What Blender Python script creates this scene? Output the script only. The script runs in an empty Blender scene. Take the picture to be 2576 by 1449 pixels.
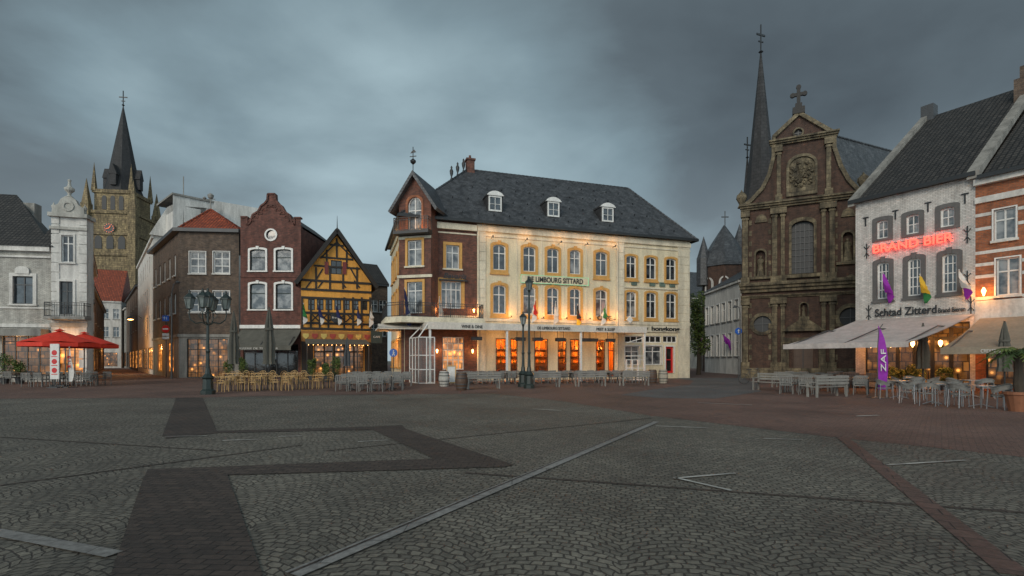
import bpy, math, random
from mathutils import Vector, Matrix
from mathutils.geometry import tessellate_polygon
random.seed(7)
F=1288.;HZ=905.;CH=1.6
sc=bpy.context.scene
R=math.radians
def XY(px,z): return ((px-1288)/F*z,z)
def G(px,py):
    z=CH*F/(py-HZ); return XY(px,z)
# ---------------- materials
def newmat(name,rough=.7,metal=0):
    m=bpy.data.materials.new(name); m.use_nodes=True; nt=m.node_tree; b=nt.nodes['Principled BSDF']
    b.inputs['Roughness'].default_value=rough; b.inputs['Metallic'].default_value=metal
    return m,nt,b
def nd(nt,t,ins=None,**k):
    n=nt.nodes.new(t)
    for a,v in k.items(): setattr(n,a,v)
    for a,v in (ins or {}).items():
        if isinstance(v,bpy.types.NodeSocket): nt.links.new(v,n.inputs[a])
        else: n.inputs[a].default_value=v
    return n
def c4(c): return (c[0],c[1],c[2],1)
def mixc(nt,fac,a,b,mode='MIX'):
    n=nt.nodes.new('ShaderNodeMix'); n.data_type='RGBA'; n.blend_type=mode
    for i,v in ((0,fac),(6,a),(7,b)):
        if isinstance(v,bpy.types.NodeSocket): nt.links.new(v,n.inputs[i])
        elif i==0: n.inputs[0].default_value=v
        else: n.inputs[i].default_value=c4(v)
    return n.outputs[2]
def ramp(nt,fac,stops):
    n=nt.nodes.new('ShaderNodeValToRGB'); nt.links.new(fac,n.inputs[0]); e=n.color_ramp.elements
    while len(e)<len(stops): e.new(.5)
    for i,(p,c) in enumerate(stops):
        e[i].position=p; e[i].color=c4(c) if hasattr(c,'__len__') else (c,c,c,1)
    return n.outputs[0]
def weather(nt,col,amt=.35,sx=1.2):
    tc=nd(nt,'ShaderNodeTexCoord').outputs['Object']
    mp=nd(nt,'ShaderNodeMapping',{0:tc}); mp.inputs['Scale'].default_value=(sx,sx,.28)
    n1=nd(nt,'ShaderNodeTexNoise',{'Vector':mp.outputs[0],'Scale':1.3,'Detail':7,'Roughness':.65})
    n2=nd(nt,'ShaderNodeTexNoise',{'Vector':tc,'Scale':9,'Detail':5})
    f=ramp(nt,n1.outputs[0],[(.33,1-amt),(.62,1.0)]); g=ramp(nt,n2.outputs[0],[(.3,.82),(.7,1.04)])
    return mixc(nt,1,mixc(nt,1,col,f,'MULTIPLY'),g,'MULTIPLY')
def plain(name,c,rough=.7,amt=.3,metal=0,bump=.0):
    m,nt,b=newmat(name,rough,metal)
    rgb=nd(nt,'ShaderNodeRGB'); rgb.outputs[0].default_value=c4(c)
    nt.links.new(weather(nt,rgb.outputs[0],amt),b.inputs['Base Color'])
    if bump:
        n=nd(nt,'ShaderNodeTexNoise',{'Scale':25.,'Detail':5.}); bp=nd(nt,'ShaderNodeBump',{'Height':n.outputs[0],'Strength':bump,'Distance':.03}); nt.links.new(bp.outputs[0],b.inputs['Normal'])
    return m
def brick(name,c1,c2,mo,bw=.23,rh=.075,ms=.01,rough=.85,amt=.4,bump=.4,offset=.5,bd=.01,lo=.6,hi=1.3):
    m,nt,b=newmat(name,rough)
    uv=nd(nt,'ShaderNodeUVMap').outputs[0]
    t=nd(nt,'ShaderNodeTexBrick',{'Vector':uv,'Color1':c4(c1),'Color2':c4(c2),'Mortar':c4(mo),'Scale':1.,'Mortar Size':ms,'Brick Width':bw,'Row Height':rh,'Mortar Smooth':.2})
    t.offset=offset
    n=nd(nt,'ShaderNodeTexNoise',{'Vector':uv,'Scale':2.2,'Detail':6,'Roughness':.65})
    k=ramp(nt,n.outputs[0],[(.3,lo),(.7,hi)])
    col=mixc(nt,1,t.outputs[0],k,'MULTIPLY')
    nt.links.new(weather(nt,col,amt),b.inputs['Base Color'])
    bp=nd(nt,'ShaderNodeBump',{'Height':t.outputs[1],'Strength':bump,'Distance':bd}); bp.invert=True
    nt.links.new(bp.outputs[0],b.inputs['Normal'])
    return m
def glassm(name,a,b_,rough=.07,em=None,spot=.13,base=.12):
    m,nt,b=newmat(name,rough)
    oi=nd(nt,'ShaderNodeObjectInfo'); uv=nd(nt,'ShaderNodeUVMap').outputs[0]
    mp=nd(nt,'ShaderNodeVectorMath',{0:uv,1:oi.outputs['Location']},operation='ADD')
    ns=nd(nt,'ShaderNodeTexNoise',{'Vector':mp.outputs[0],'Scale':1.4,'Detail':3})
    f=ramp(nt,ns.outputs[0],[(.42,a),(.6,b_)])
    nt.links.new(f,b.inputs['Base Color'])
    b.inputs['Specular IOR Level'].default_value=.8
    n2=nd(nt,'ShaderNodeTexNoise',{'Vector':uv,'Scale':2.5}); bp=nd(nt,'ShaderNodeBump',{'Height':n2.outputs[0],'Strength':.05,'Distance':.05}); nt.links.new(bp.outputs[0],b.inputs['Normal'])
    if em:
        vo=nd(nt,'ShaderNodeTexVoronoi',{'Vector':mp.outputs[0],'Scale':1.7}).outputs[0]
        s=ramp(nt,vo,[(.0,1.),(spot,.75),(spot*2.2,.12),(spot*4,.0)])
        bt=nd(nt,'ShaderNodeTexBrick',{'Vector':mp.outputs[0],'Color1':(1,1,1,1),'Color2':(.25,.25,.25,1),'Mortar':(.05,.05,.05,1),'Scale':1.,'Brick Width':.42,'Row Height':.5,'Mortar Size':.03}).outputs[0]
        soft=ramp(nt,ns.outputs[0],[(.35,.25),(.65,1.)])
        bs=mixc(nt,1,mixc(nt,1,bt,soft,'MULTIPLY'),(base,base,base),'MULTIPLY')
        tot=mixc(nt,1,bs,s,'ADD'); e=mixc(nt,1,tot,em[0],'MULTIPLY'); nt.links.new(e,b.inputs['Emission Color']); b.inputs['Emission Strength'].default_value=em[1]
    return m
def emit(name,c,s):
    m,nt,b=newmat(name,.5); b.inputs['Base Color'].default_value=c4(c); b.inputs['Emission Color'].default_value=c4(c); b.inputs['Emission Strength'].default_value=s; return m
CREAM=plain('cream_render',(.74,.64,.44),.8,.28); CREAMD=plain('cream_trim',(.74,.66,.50),.8,.35)
OCHRE=plain('ochre_paint',(.62,.33,.09),.7,.25); YEL=plain('yellow_plaster',(.72,.35,.065),.8,.35)
WHITE=plain('white_paint',(.74,.72,.68),.5,.15); WHITEW=plain('white_wall_paint',(.68,.65,.60),.8,.4)
WBRICK=brick('white_painted_brick',(.78,.74,.69),(.64,.61,.57),(.40,.37,.34),amt=.35,bump=.8,ms=.01,lo=.75,hi=1.1)
LBRICK=brick('pale_glazed_brick',(.62,.59,.52),(.46,.44,.39),(.28,.26,.24),amt=.4,lo=.75,hi=1.1)
BR_MAIN=brick('dark_red_brick',(.22,.07,.042),(.115,.042,.03),(.11,.085,.065),amt=.3)
BR_BROWN=brick('brown_brick',(.18,.115,.075),(.09,.06,.045),(.13,.11,.09),amt=.4)
BR_RED=brick('red_brown_brick',(.21,.07,.05),(.115,.044,.034),(.10,.065,.05),amt=.4)
BR_ORANGE=brick('orange_brick',(.46,.14,.05),(.28,.09,.04),(.2,.13,.09),amt=.3)
BR_CH=brick('church_brick',(.105,.048,.03),(.06,.03,.021),(.08,.06,.045),amt=.5)
STONE=brick('weathered_sandstone',(.25,.20,.12),(.165,.132,.082),(.07,.058,.042),bw=.7,rh=.35,ms=.012,amt=.8,bump=.5,lo=.35)
STONEY=brick('tower_sandstone',(.40,.30,.155),(.26,.19,.105),(.10,.08,.05),bw=1.2,rh=.6,ms=.03,amt=.7,lo=.45)
GREYST=plain('grey_stone',(.30,.285,.255),.8,.5)
DKSUR=plain('dark_grey_surround',(.12,.115,.11),.7,.2)
SLATE=brick('slate_roof',(.098,.102,.108),(.058,.062,.068),(.03,.032,.035),bw=.3,rh=.22,ms=.012,rough=.5,amt=.45,bump=.8,lo=.5,hi=1.4)
SLATED=brick('dark_slate_spire',(.045,.042,.042),(.03,.029,.03),(.015,.015,.015),bw=.5,rh=.35,ms=.02,rough=.75,amt=.4,bump=.6)
TILE=brick('dark_roof_tiles',(.078,.07,.062),(.046,.043,.04),(.012,.012,.012),bw=.26,rh=.34,ms=.04,rough=.65,amt=.4,bump=1,offset=0,bd=.05)
TILER=brick('red_roof_tiles',(.48,.10,.035),(.32,.065,.025),(.08,.02,.015),bw=.26,rh=.32,ms=.035,rough=.6,amt=.3,bump=1,offset=0,bd=.04)
TIMB=plain('black_timber',(.022,.019,.017),.7,.3); BLK=plain('black_iron',(.018,.019,.02),.45,.2); DGREY=plain('dark_grey_paint',(.06,.062,.065),.5,.2)
GREENI=plain('dark_green_iron',(.022,.034,.03),.4,.3)
GL=glassm('window_glass',(.015,.018,.022),(.06,.07,.08)); GLC=glassm('curtained_glass',(.04,.045,.05),(.24,.24,.235),.12)
GLW=glassm('warm_lit_glass',(.10,.05,.02),(.2,.1,.04),.15,((1,.36,.07),2.8),.15,.42); GLD=glassm('dark_shop_glass',(.008,.009,.01),(.03,.028,.025))
GLO=glassm('dim_lit_glass',(.02,.015,.01),(.05,.035,.02),.15,((1,.38,.08),2.2),.08,.14)
LEAD,_n,_b=newmat('leaded_church_glass',.55); _b.inputs['Base Color'].default_value=(.016,.018,.02,1)
WOODL=plain('light_wood',(.56,.35,.14),.5,.2); WOODD=plain('dark_wood',(.09,.05,.03),.55,.3); WICK=plain('grey_wicker',(.21,.205,.19),.7,.2); GREYW=plain('weathered_grey_wood',(.27,.26,.235),.75,.3)
STEEL=plain('brushed_steel',(.4,.4,.4),.35,.1,.8)
RED=plain('red_canvas',(.75,.04,.015),.7,.15); TAUPE=plain('taupe_canvas',(.32,.26,.19),.85,.2); DKCAN=plain('olive_grey_canvas',(.12,.115,.095),.9,.3)
WCAN=plain('white_canvas',(.68,.62,.54),.8,.2); PURP=plain('purple_cloth',(.30,.02,.38),.7,.15)
NAVY=plain('navy_cloth',(.02,.03,.12),.7,.1); YELC=plain('yellow_cloth',(.75,.45,.03),.7,.1); GRN=plain('green_cloth',(.03,.22,.06),.7,.1); ORC=plain('orange_cloth',(.7,.2,.02),.7,.1)
NEON=emit('red_neon',(1,.05,.03),5); WARM=emit('warm_bulb',(1,.5,.16),10); GNEON=emit('green_glow',(.25,.7,.4),.35)
BLUES=plain('blue_sign',(.02,.12,.5),.4,.05); REDS=plain('red_sign',(.6,.02,.02),.4,.05)
INT=plain('warm_interior',(.7,.30,.08),.8,.75); GOLD=plain('gold_leaf',(.6,.42,.12),.4,.1,.6); DGREEN=plain('dark_green_canvas',(.03,.045,.04),.8,.2)
LANT=glassm('lantern_glass',(.14,.16,.15),(.28,.31,.3),.15)
# ---------------- mesh builder
class MB:
    def __init__(s,M=None): s.v=[];s.f=[];s.mi=[];s.uv=[];s.M=M or Matrix()
    def face(s,pts,mi=0,want=None):
        P=[s.M@Vector(p) for p in pts]
        n=Vector((0,0,0)); o=P[0]
        for i in range(1,len(P)-1): n+=(P[i]-o).cross(P[i+1]-o)
        if n.length<1e-9: return
        n.normalize()
        if want is not None and n.dot(s.M.to_3x3()@Vector(want))<0: P.reverse(); n=-n
        if abs(n.z)>.97: t=Vector((1,0,0)); bt=Vector((0,1,0))
        else: t=Vector((-n.y,n.x,0)).normalized(); bt=n.cross(t)
        k=len(s.v); s.v+=P; s.f.append(list(range(k,k+len(P)))); s.mi.append(mi)
        s.uv+=[(p.dot(t),p.dot(bt)) for p in P]
    def box(s,x0,x1,y0,y1,z0,z1,mi=0):
        s.prism([(x0,z0),(x1,z0),(x1,z1),(x0,z1)],y0,y1,mi)
    def prism(s,poly,y0,y1,mi=0):
        n=len(poly)
        s.ngon([(x,y0,z) for x,z in poly],mi,(0,-1,0)); s.ngon([(x,y1,z) for x,z in poly],mi,(0,1,0))
        ar=sum(poly[i][0]*poly[(i+1)%n][1]-poly[(i+1)%n][0]*poly[i][1] for i in range(n))
        for i in range(n):
            a=poly[i];b=poly[(i+1)%n]
            w=(b[1]-a[1],0,-(b[0]-a[0])); w=w if ar>0 else (-w[0],0,-w[2])
            s.face([(a[0],y0,a[1]),(b[0],y0,b[1]),(b[0],y1,b[1]),(a[0],y1,a[1])],mi,w)
    def ngon(s,pts,mi,want):
        if len(pts)<=4: s.face(pts,mi,want); return
        for t in tessellate_polygon([[Vector(p) for p in pts]]): s.face([pts[i] for i in t],mi,want)
    def prismx(s,poly,x0,x1,mi=0):  # poly (y,z)
        M=s.M; s.M=M@Matrix.Rotation(R(90),4,'Z'); s.prism(poly,-x1,-x0,mi); s.M=M
    def prismz(s,poly,z0,z1,mi=0):
        s.ngon([(x,y,z1) for x,y in poly],mi,(0,0,1)); s.ngon([(x,y,z0) for x,y in poly],mi,(0,0,-1))
        n=len(poly); ar=sum(poly[i][0]*poly[(i+1)%n][1]-poly[(i+1)%n][0]*poly[i][1] for i in range(n))
        for i in range(n):
            a=poly[i];b=poly[(i+1)%n]; w=(b[1]-a[1],-(b[0]-a[0]),0); w=w if ar>0 else (-w[0],-w[1],0)
            s.face([(a[0],a[1],z0),(b[0],b[1],z0),(b[0],b[1],z1),(a[0],a[1],z1)],mi,w)
    def beam(s,a,b,w,y0,y1,mi=0):
        d=Vector((b[0]-a[0],b[1]-a[1])); d.normalize(); q=Vector((-d.y,d.x))*w/2
        s.prism([(a[0]-q.x,a[1]-q.y),(b[0]-q.x,b[1]-q.y),(b[0]+q.x,b[1]+q.y),(a[0]+q.x,a[1]+q.y)],y0,y1,mi)
    def cyl(s,p0,p1,r0,r1=None,n=8,mi=0,cap=True):
        r1=r0 if r1 is None else r1; p0=Vector(p0);p1=Vector(p1); d=(p1-p0)
        if d.length<1e-6: return
        d.normalize(); a=d.orthogonal().normalized(); b=d.cross(a)
        A=[p0+(a*math.cos(6.28318*i/n)+b*math.sin(6.28318*i/n))*r0 for i in range(n)]
        B=[p1+(a*math.cos(6.28318*i/n)+b*math.sin(6.28318*i/n))*r1 for i in range(n)]
        for i in range(n):
            j=(i+1)%n
            if r1>1e-4 and r0>1e-4: s.face([A[i],A[j],B[j],B[i]],mi)
            elif r1<=1e-4: s.face([A[i],A[j],B[i]],mi)
            else: s.face([A[i],B[j],B[i]],mi)
        if cap:
            if r0>1e-4: s.face(A[::-1],mi)
            if r1>1e-4: s.face(B,mi)
    def tube(s,pts,r,n=6,mi=0):
        for a,b in zip(pts,pts[1:]): s.cyl(a,b,r,r,n,mi)
    def lathe(s,prof,c=(0,0),n=12,mi=0,fold=0,amp=0,ph=0):
        rings=[]
        for r,z in prof:
            rings.append([(c[0]+r*(1+(amp*math.cos(fold*t) if fold else 0))*math.cos(t+ph),c[1]+r*(1+(amp*math.cos(fold*t) if fold else 0))*math.sin(t+ph),z) for t in [6.28318*i/n for i in range(n)]])
        for A,B in zip(rings,rings[1:]):
            for i in range(n):
                j=(i+1)%n; s.face([A[i],A[j],B[j],B[i]],mi)
        if prof[0][0]>.001: s.face(rings[0][::-1],mi)
        if prof[-1][0]>.001: s.face(rings[-1],mi)
    def wall(s,outline,holes,y=0,depth=.18,mi=0,mr=None):
        loops=[[Vector((u,v,0)) for u,v in l] for l in [outline]+holes]; flat=[p for l in loops for p in l]
        for t in tessellate_polygon(loops): s.face([(flat[i].x,y,flat[i].y) for i in t],mi,(0,-1,0))
        for h in holes:
            for i in range(len(h)):
                a=h[i];b=h[(i+1)%len(h)]; s.face([(a[0],y,a[1]),(b[0],y,b[1]),(b[0],y+depth,b[1]),(a[0],y+depth,a[1])],mi if mr is None else mr)
    def ring(s,o,i_,y0,y1,mi=0):
        n=len(o)
        for k in range(n):
            l=(k+1)%n
            s.face([(o[k][0],y0,o[k][1]),(o[l][0],y0,o[l][1]),(i_[l][0],y0,i_[l][1]),(i_[k][0],y0,i_[k][1])],mi,(0,-1,0))
            for q in (o,i_): s.face([(q[k][0],y0,q[k][1]),(q[l][0],y0,q[l][1]),(q[l][0],y1,q[l][1]),(q[k][0],y1,q[k][1])],mi)
def mk(name,mb,mats,parent=None,smooth=False,label=None,loc=None):
    me=bpy.data.meshes.new(name); me.from_pydata([tuple(v) for v in mb.v],[],mb.f)
    uvl=me.uv_layers.new(name='UVMap'); 
    flat=[c for uv in mb.uv for c in uv]; uvl.data.foreach_set('uv',flat)
    me.polygons.foreach_set('material_index',mb.mi)
    mats=mats if isinstance(mats,(list,tuple)) else [mats]
    for m in mats: me.materials.append(m)
    if smooth:
        import bmesh
        bm=bmesh.new(); bm.from_mesh(me); bmesh.ops.remove_doubles(bm,verts=bm.verts,dist=.0005); bmesh.ops.recalc_face_normals(bm,faces=bm.faces)
        for f in bm.faces: f.smooth=True
        bm.to_mesh(me); bm.free()
        try: me.set_sharp_from_angle(angle=R(50))
        except Exception: pass
    me.update()
    ob=bpy.data.objects.new(name,me); sc.collection.objects.link(ob)
    if parent: ob.parent=parent
    if loc: ob.location=loc
    if label: ob['label']=label
    return ob
def thing(name,label,cat,loc=(0,0,0),rot=0,group=None):
    e=bpy.data.objects.new(name,None); e.empty_display_size=.3; sc.collection.objects.link(e)
    e.location=loc if len(loc)==3 else (loc[0],loc[1],0); e.rotation_euler=(0,0,rot); e['label']=label; e['category']=cat
    if group: e['group']=group
    return e
def tag(o,label,cat,group=None):
    o['label']=label;o['category']=cat
    if group:o['group']=group
    return o
def kids(o): return [c for c in bpy.data.objects if c.parent==o]
def clone(root,loc,rot,label=None):
    n=root.copy(); sc.collection.objects.link(n); n.location=loc if len(loc)==3 else (loc[0],loc[1],0); n.rotation_euler=(0,0,rot)
    if label: n['label']=label
    def rec(o,p):
        for c in CH_[o.name]:
            k=c.copy(); k.parent=p; sc.collection.objects.link(k); rec(c,k)
    rec(root,n); return n
CH_={}
def reg(o):
    CH_[o.name]=kids(o)
    for c in CH_[o.name]: reg(c)
def text(s,size,M,mat,parent,width=None,name='lettering',ext=.015,shear=0,align='LEFT',bold=0):
    cu=bpy.data.curves.new(name,'FONT'); cu.body=s; cu.size=size; cu.extrude=ext; cu.shear=shear; cu.align_x=align; cu.offset=bold
    t=bpy.data.objects.new('tmp',cu); sc.collection.objects.link(t); bpy.context.view_layer.update()
    me=bpy.data.meshes.new_from_object(t.evaluated_get(bpy.context.evaluated_depsgraph_get()))
    xs=[v.co.x for v in me.vertices]; w=max(xs)-min(xs); sx=(width/w) if width else 1
    me.transform(M@Matrix.Rotation(R(90),4,'X')@Matrix.Diagonal((sx,1,1,1)))
    bpy.data.objects.remove(t); me.materials.clear(); me.materials.append(mat)
    o=bpy.data.objects.new(name,me); sc.collection.objects.link(o); o.parent=parent; return o
T=Matrix.Translation
# ---------------- building frames
class Bld:
    def __init__(s,name,label,cat,A,B,group=None):
        s.A=Vector(A);s.B=Vector(B);d=s.B-s.A;s.L=d.length; s.ang=math.atan2(d.y,d.x)
        s.root=thing(name,label,cat,(A[0],A[1],0),s.ang,group); s.W=T((A[0],A[1],0))@Matrix.Rotation(s.ang,4,'Z')
    def loc(s,p): v=s.W.inverted()@Vector((p[0],p[1],0)); return (v.x,v.y)
class Fac:
    def __init__(s,b,p=(0,0),q=None):
        s.b=b
        q=q or (p[0]+b.L,p[1]); s.L=math.hypot(q[0]-p[0],q[1]-p[1])
        s.M=T((p[0],p[1],0))@Matrix.Rotation(math.atan2(q[1]-p[1],q[0]-p[0]),4,'Z'); s.W=b.W@s.M; s.holes=[]
    def U(s,px,off=0):
        O=s.W@Vector((0,off,0)); d=s.W.to_3x3()@Vector((1,0,0)); t=(px-1288)/F
        return (t*O.y-O.x)/(d.x-t*d.y)
    def V(s,px,py,off=0):
        y=(s.W@Vector((s.U(px,off),off,0))).y; return CH+(HZ-py)*y/F
    def P(s,px,py,off=0): return (s.U(px,off),s.V(px,py,off))
    def PP(s,l,off=0): return [s.P(a,b,off) for a,b in l]
    def mb(s): return MB(s.M)
def arch(u0,u1,v0,v1,rise=0,n=10):
    if rise<=0: return [(u0,v0),(u1,v0),(u1,v1),(u0,v1)]
    m=(u0+u1)/2;h=(u1-u0)/2
    return [(u0,v0),(u1,v0)]+[(m+h*math.cos(math.pi*i/n),v1-rise+rise*math.sin(math.pi*i/n)) for i in range(n+1)]
def win(f,u0,u1,v0,v1,rise=0,fr=.07,sur=0,surm=None,mun=(1,(.62,)),mats=None,sill=None,depth=.16,name='window',bars=.035,sbase=0,key=False,cut=True,label=None):
    mats=mats or [WHITE,GL]
    hole=arch(u0,u1,v0,v1,rise)
    if cut: f.holes.append(hole)
    d=depth if cut else -.02
    m=f.mb(); inn=arch(u0+fr,u1-fr,v0+fr,v1-fr,max(0,rise-fr*.3) if rise else 0)
    m.ring(hole,inn,d-.07,d,0); m.ngon([(a,d-.015,b) for a,b in inn],1,(0,-1,0))
    nx,hs=mun
    for i in range(nx):
        x=u0+(u1-u0)*(i+1)/(nx+1); m.box(x-bars,x+bars,d-.06,d-.02,v0+fr,v1-fr*1.02-(rise*.02))
    for h in hs:
        z=v0+(v1-v0)*h; m.box(u0+fr,u1-fr,d-.055,d-.018,z-bars,z+bars)
    o=mk(name,m,mats,f.b.root,label=label)
    if sur:
        m=f.mb(); m.ring(arch(u0-sur,u1+sur,v0-sbase,v1+sur,rise),hole,-.07,.0,0)
        if key: c=(u0+u1)/2; m.prism([(c-.08,v1-.02),(c+.08,v1-.02),(c+.14,v1+sur+.1),(c-.14,v1+sur+.1)],-.12,-.071)
        mk('surround',m,surm or WHITE,o)
    if sill:
        m=f.mb(); m.box(u0-sur-.05,u1+sur+.05,-.14,.05,v0-.12-sbase,v0-sbase-.001); mk('sill',m,sill,o)
    return o
def winp(f,x0,x1,y0,y1,**k):
    xc=(x0+x1)/2; return win(f,f.U(x0),f.U(x1),f.V(xc,y1),f.V(xc,y0),**k)
def shell(f,h,D,mat,mb=None):
    m=mb or f.mb(); L=f.L
    m.face([(0,0,0),(0,D,0),(0,D,h),(0,0,h)],0,(-1,0,0)); m.face([(L,0,0),(L,D,0),(L,D,h),(L,0,h)],0,(1,0,0)); m.face([(0,D,0),(L,D,0),(L,D,h),(0,D,h)],0,(0,1,0))
    return m
def house(name,label,A,B,h,D,wm,rows,cols,roof='side',rh=3,rm=None,glass=None,sur=0,surm=None,ww=1.0,rise=0,shop=None,group=None,sill=GREYST,fw=WHITE,left=False):
    b=Bld(name,label,'house',A,B,group); f=Fac(b); L=b.L
    for (v0,v1) in rows:
        for i in range(cols):
            c=L*(i+.5)/cols; win(f,c-ww/2,c+ww/2,v0,v1,rise=rise,sur=sur,surm=surm,mats=[fw,glass or random.choice([GL,GL,GLC])],sill=sill)
    if shop:
        n=max(1,int(L/6))
        for i in range(n): win(f,L*(i+.12)/n,L*(i+.88)/n,.3,shop,mats=[DGREY,random.choice([GLD,GLO,GLW])],mun=(2,(.75,)),name='shop_window')
    if roof=='front': ol=[(0,0),(L,0),(L,h),(L/2,h+rh),(0,h)]
    else: ol=[(0,0),(L,0),(L,h),(0,h)]
    m=f.mb(); m.wall(ol,f.holes); shell(f,h,D,wm,m)
    if roof=='side':
        for x in (0,L): m.face([(x,0,h),(x,D,h),(x,D/2,h+rh)])
    mk('wall',m,wm,b.root)
    m=f.mb()
    if roof=='side':
        m.prismx([(-.35,h-.02),(D+.35,h-.02),(D/2,h+rh+.1)],-.1,L+.1); mk('roof',m,rm or TILE,b.root)
    elif roof=='front':
        t=.22
        for sg in (-1,1):
            m.prism([(L/2,h+rh+.02),(L/2+sg*(L/2+.3),h-.15),(L/2+sg*(L/2+.3),h+.12),(L/2,h+rh+t+.1)],-.25,D)
        mk('roof',m,rm or TILE,b.root)
    if roof!='front':
        m=f.mb(); m.box(-.1,L+.1,-.28,-.001,h-.28,h-.025); mk('cornice',m,WHITEW if wm!=BR_BROWN else DGREY,b.root)
    return b,f
def railing(m,pts,z,h=1.0,sp=.14,mi=0):
    for a,b in zip(pts,pts[1:]):
        a=Vector((a[0],a[1],0));b=Vector((b[0],b[1],0)); L=(b-a).length; n=max(1,int(L/sp))
        for zz in (z+.06,z+h*.82,z+h): m.cyl(a+Vector((0,0,zz)),b+Vector((0,0,zz)),.025,.025,4,mi)
        for i in range(n+1):
            p=a+(b-a)*i/n; m.cyl(p+Vector((0,0,z)),p+Vector((0,0,z+h)),.035 if i%8==0 else .013,None,4,mi)
def flag(loc,rot,cols,label,L=1.7,drop=.9,tilt=45,txt=None):
    e=thing('flag',label,'flag',loc,rot,'flags on the house fronts'); m=MB(); t=R(tilt)
    tip=(0,-L*math.cos(t),L*math.sin(t)); m.cyl((0,0,0),tip,.025,.018,6); m.lathe([(0,tip[2]-.03),(.045,tip[2]),(0,tip[2]+.05)],(0,tip[1]),6); mk('pole',m,WHITE,e)
    m=MB(); n=10;k=8
    def pt(i,j):
        a=.3+.68*i/n; y=-L*math.cos(t)*a; z=L*math.sin(t)*a; q=j/k
        return (.16*math.sin(i*1.0+j*.45)*(.3+q)+.12*q,y*(1-.22*q)+.02*math.sin(j),z-drop*q-(.12*q*math.sin(i*.8)))
    for i in range(n):
        for j in range(k): m.face([pt(i,j),pt(i+1,j),pt(i+1,j+1),pt(i,j+1)],min(len(cols)-1,int(i/n*len(cols))))
    mk('cloth',m,cols,e,smooth=True)
    return e
# ================= MAIN CORNER BUILDING
A=(-7.78,37.14); dm=Vector((18.2,5.9)).normalized(); LM=24.5
b=Bld('corner_cafe_building','cream and brick corner hotel cafe with slate roof','building',A,(A[0]+dm.x*LM,A[1]+dm.y*LM))
MAIN=b; f=Fac(b); U1=f.U(1200); D=11.5; H=11.9
fb=Fac(b,(0,0),(U1,0))
winp(fb,1122,1155,617,676,mats=[WHITE,GLC],sur=.22,surm=OCHRE,sill=CREAMD,mun=(1,(.68,)))
winp(fb,1110,1160,708,776,mats=[WHITE,GLC],sur=.25,surm=OCHRE,mun=(3,(.7,)),name='balcony_door')
winp(fb,1113,1167,848,930,mats=[WHITE,GLW],mun=(3,(.3,.6,.8)),name='glazed_door')
m=fb.mb(); m.wall([(0,0),(U1,0),(U1,H),(0,H)],fb.holes); mk('wall',m,BR_MAIN,b.root,label='dark red brick wall at the corner')
for r_ in ((-.22,11.3,11.75),(-.06,11.0,11.1),(-.1,4.62,4.9)): m=fb.mb(); m.box(1.9,U1-.05,r_[0],-.001,r_[1],r_[2]); mk('string_course',m,CREAMD,b.root)
# cream section
fc=Fac(b,(U1,0),(LM,0)); LC=LM-U1
for c0,c1 in ((1240,1272),(1316,1347),(1376,1405),(1433,1460),(1498,1527)):
    for v0,v1 in ((8.5,10.45),(5.15,7.35)):
        win(fc,fc.U(c0),fc.U(c1),v0,v1,rise=.22,sur=.2,surm=OCHRE,sill=OCHRE,mats=[WHITE,random.choice([GL,GL,GLC])],mun=(1,(.66,)),key=True,sbase=.25)
for c0,c1 in ((1575,1600),(1625,1650),(1675,1700)):
    for v0,v1 in ((8.45,10.3),(5.15,7.3)):
        win(fc,fc.U(c0),fc.U(c1),v0,v1,rise=.18,sur=.17,surm=OCHRE,sill=OCHRE,mats=[WHITE,random.choice([GL,GL,GLC])],mun=(1,(.66,)),sbase=.2)
for c0,c1 in ((1247,1276),(1284,1302),(1344,1379),(1403,1425),(1434,1458),(1499,1522),(1530,1546)):
    h=arch(fc.U(c0),fc.U(c1),.15,3.25); fc.holes.append(h)
    m=fc.mb(); a0,a1=fc.U(c0),fc.U(c1); m.ring(h,arch(a0+.08,a1-.08,.2,3.17),.02,.12); m.box(a0+.07,a1-.07,.04,.09,2.35,2.41); m.box((a0+a1)/2-.025,(a0+a1)/2+.025,.045,.085,2.41,3.2); mk('door',m,WOODD,b.root)
winp(fc,1572,1608,870,918,mats=[WHITE,GLC],mun=(1,(.7,)),sur=.08); winp(fc,1622,1664,870,918,mats=[WHITE,GLC],mun=(1,(.7,)),sur=.08)
winp(fc,1674,1694,872,938,mats=[REDS,GLD],mun=(0,(.5,)),name='door',sur=.1,fr=.16)
for c0,c1 in ((1572,1618),(1622,1664),(1668,1703)): winp(fc,c0,c1,845,862,mats=[WHITE,GLD],mun=(2,()),name='fanlight')
m=fc.mb(); m.wall([(0,0),(LC,0),(LC,H),(0,H)],fc.holes); mk('wall',m,CREAM,b.root)
m=fc.mb()
for c0,c1 in ((1200,1221),(1548,1569),(1704,1733)):
    a0,a1=fc.U(c0)+.02,fc.U(c1)
    for i in range(17): m.box(a0,a1,-.09,-.001,.7*i+.02,.7*i+.64)
    m.box(a0-.02,a1+.03,-.06,-.002,0,11.6,0)
for q in (1300,1362,1418,1475): u=fc.U(q); m.box(u-.04,u+.04,-.05,-.001,5,11.3)
m.box(0,LC,-.16,-.001,11.35,11.75); m.box(0,LC,-.1,-.001,4.55,4.8); m.box(0,LC,-.07,-.001,11.0,11.12)
m.box(fc.U(1569),fc.U(1704),-.1,-.001,7.6,7.72)
mk('trim',m,CREAMD,b.root)
RLF=plain('painted_relief',(.14,.2,.16),.7,.6)
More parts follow.
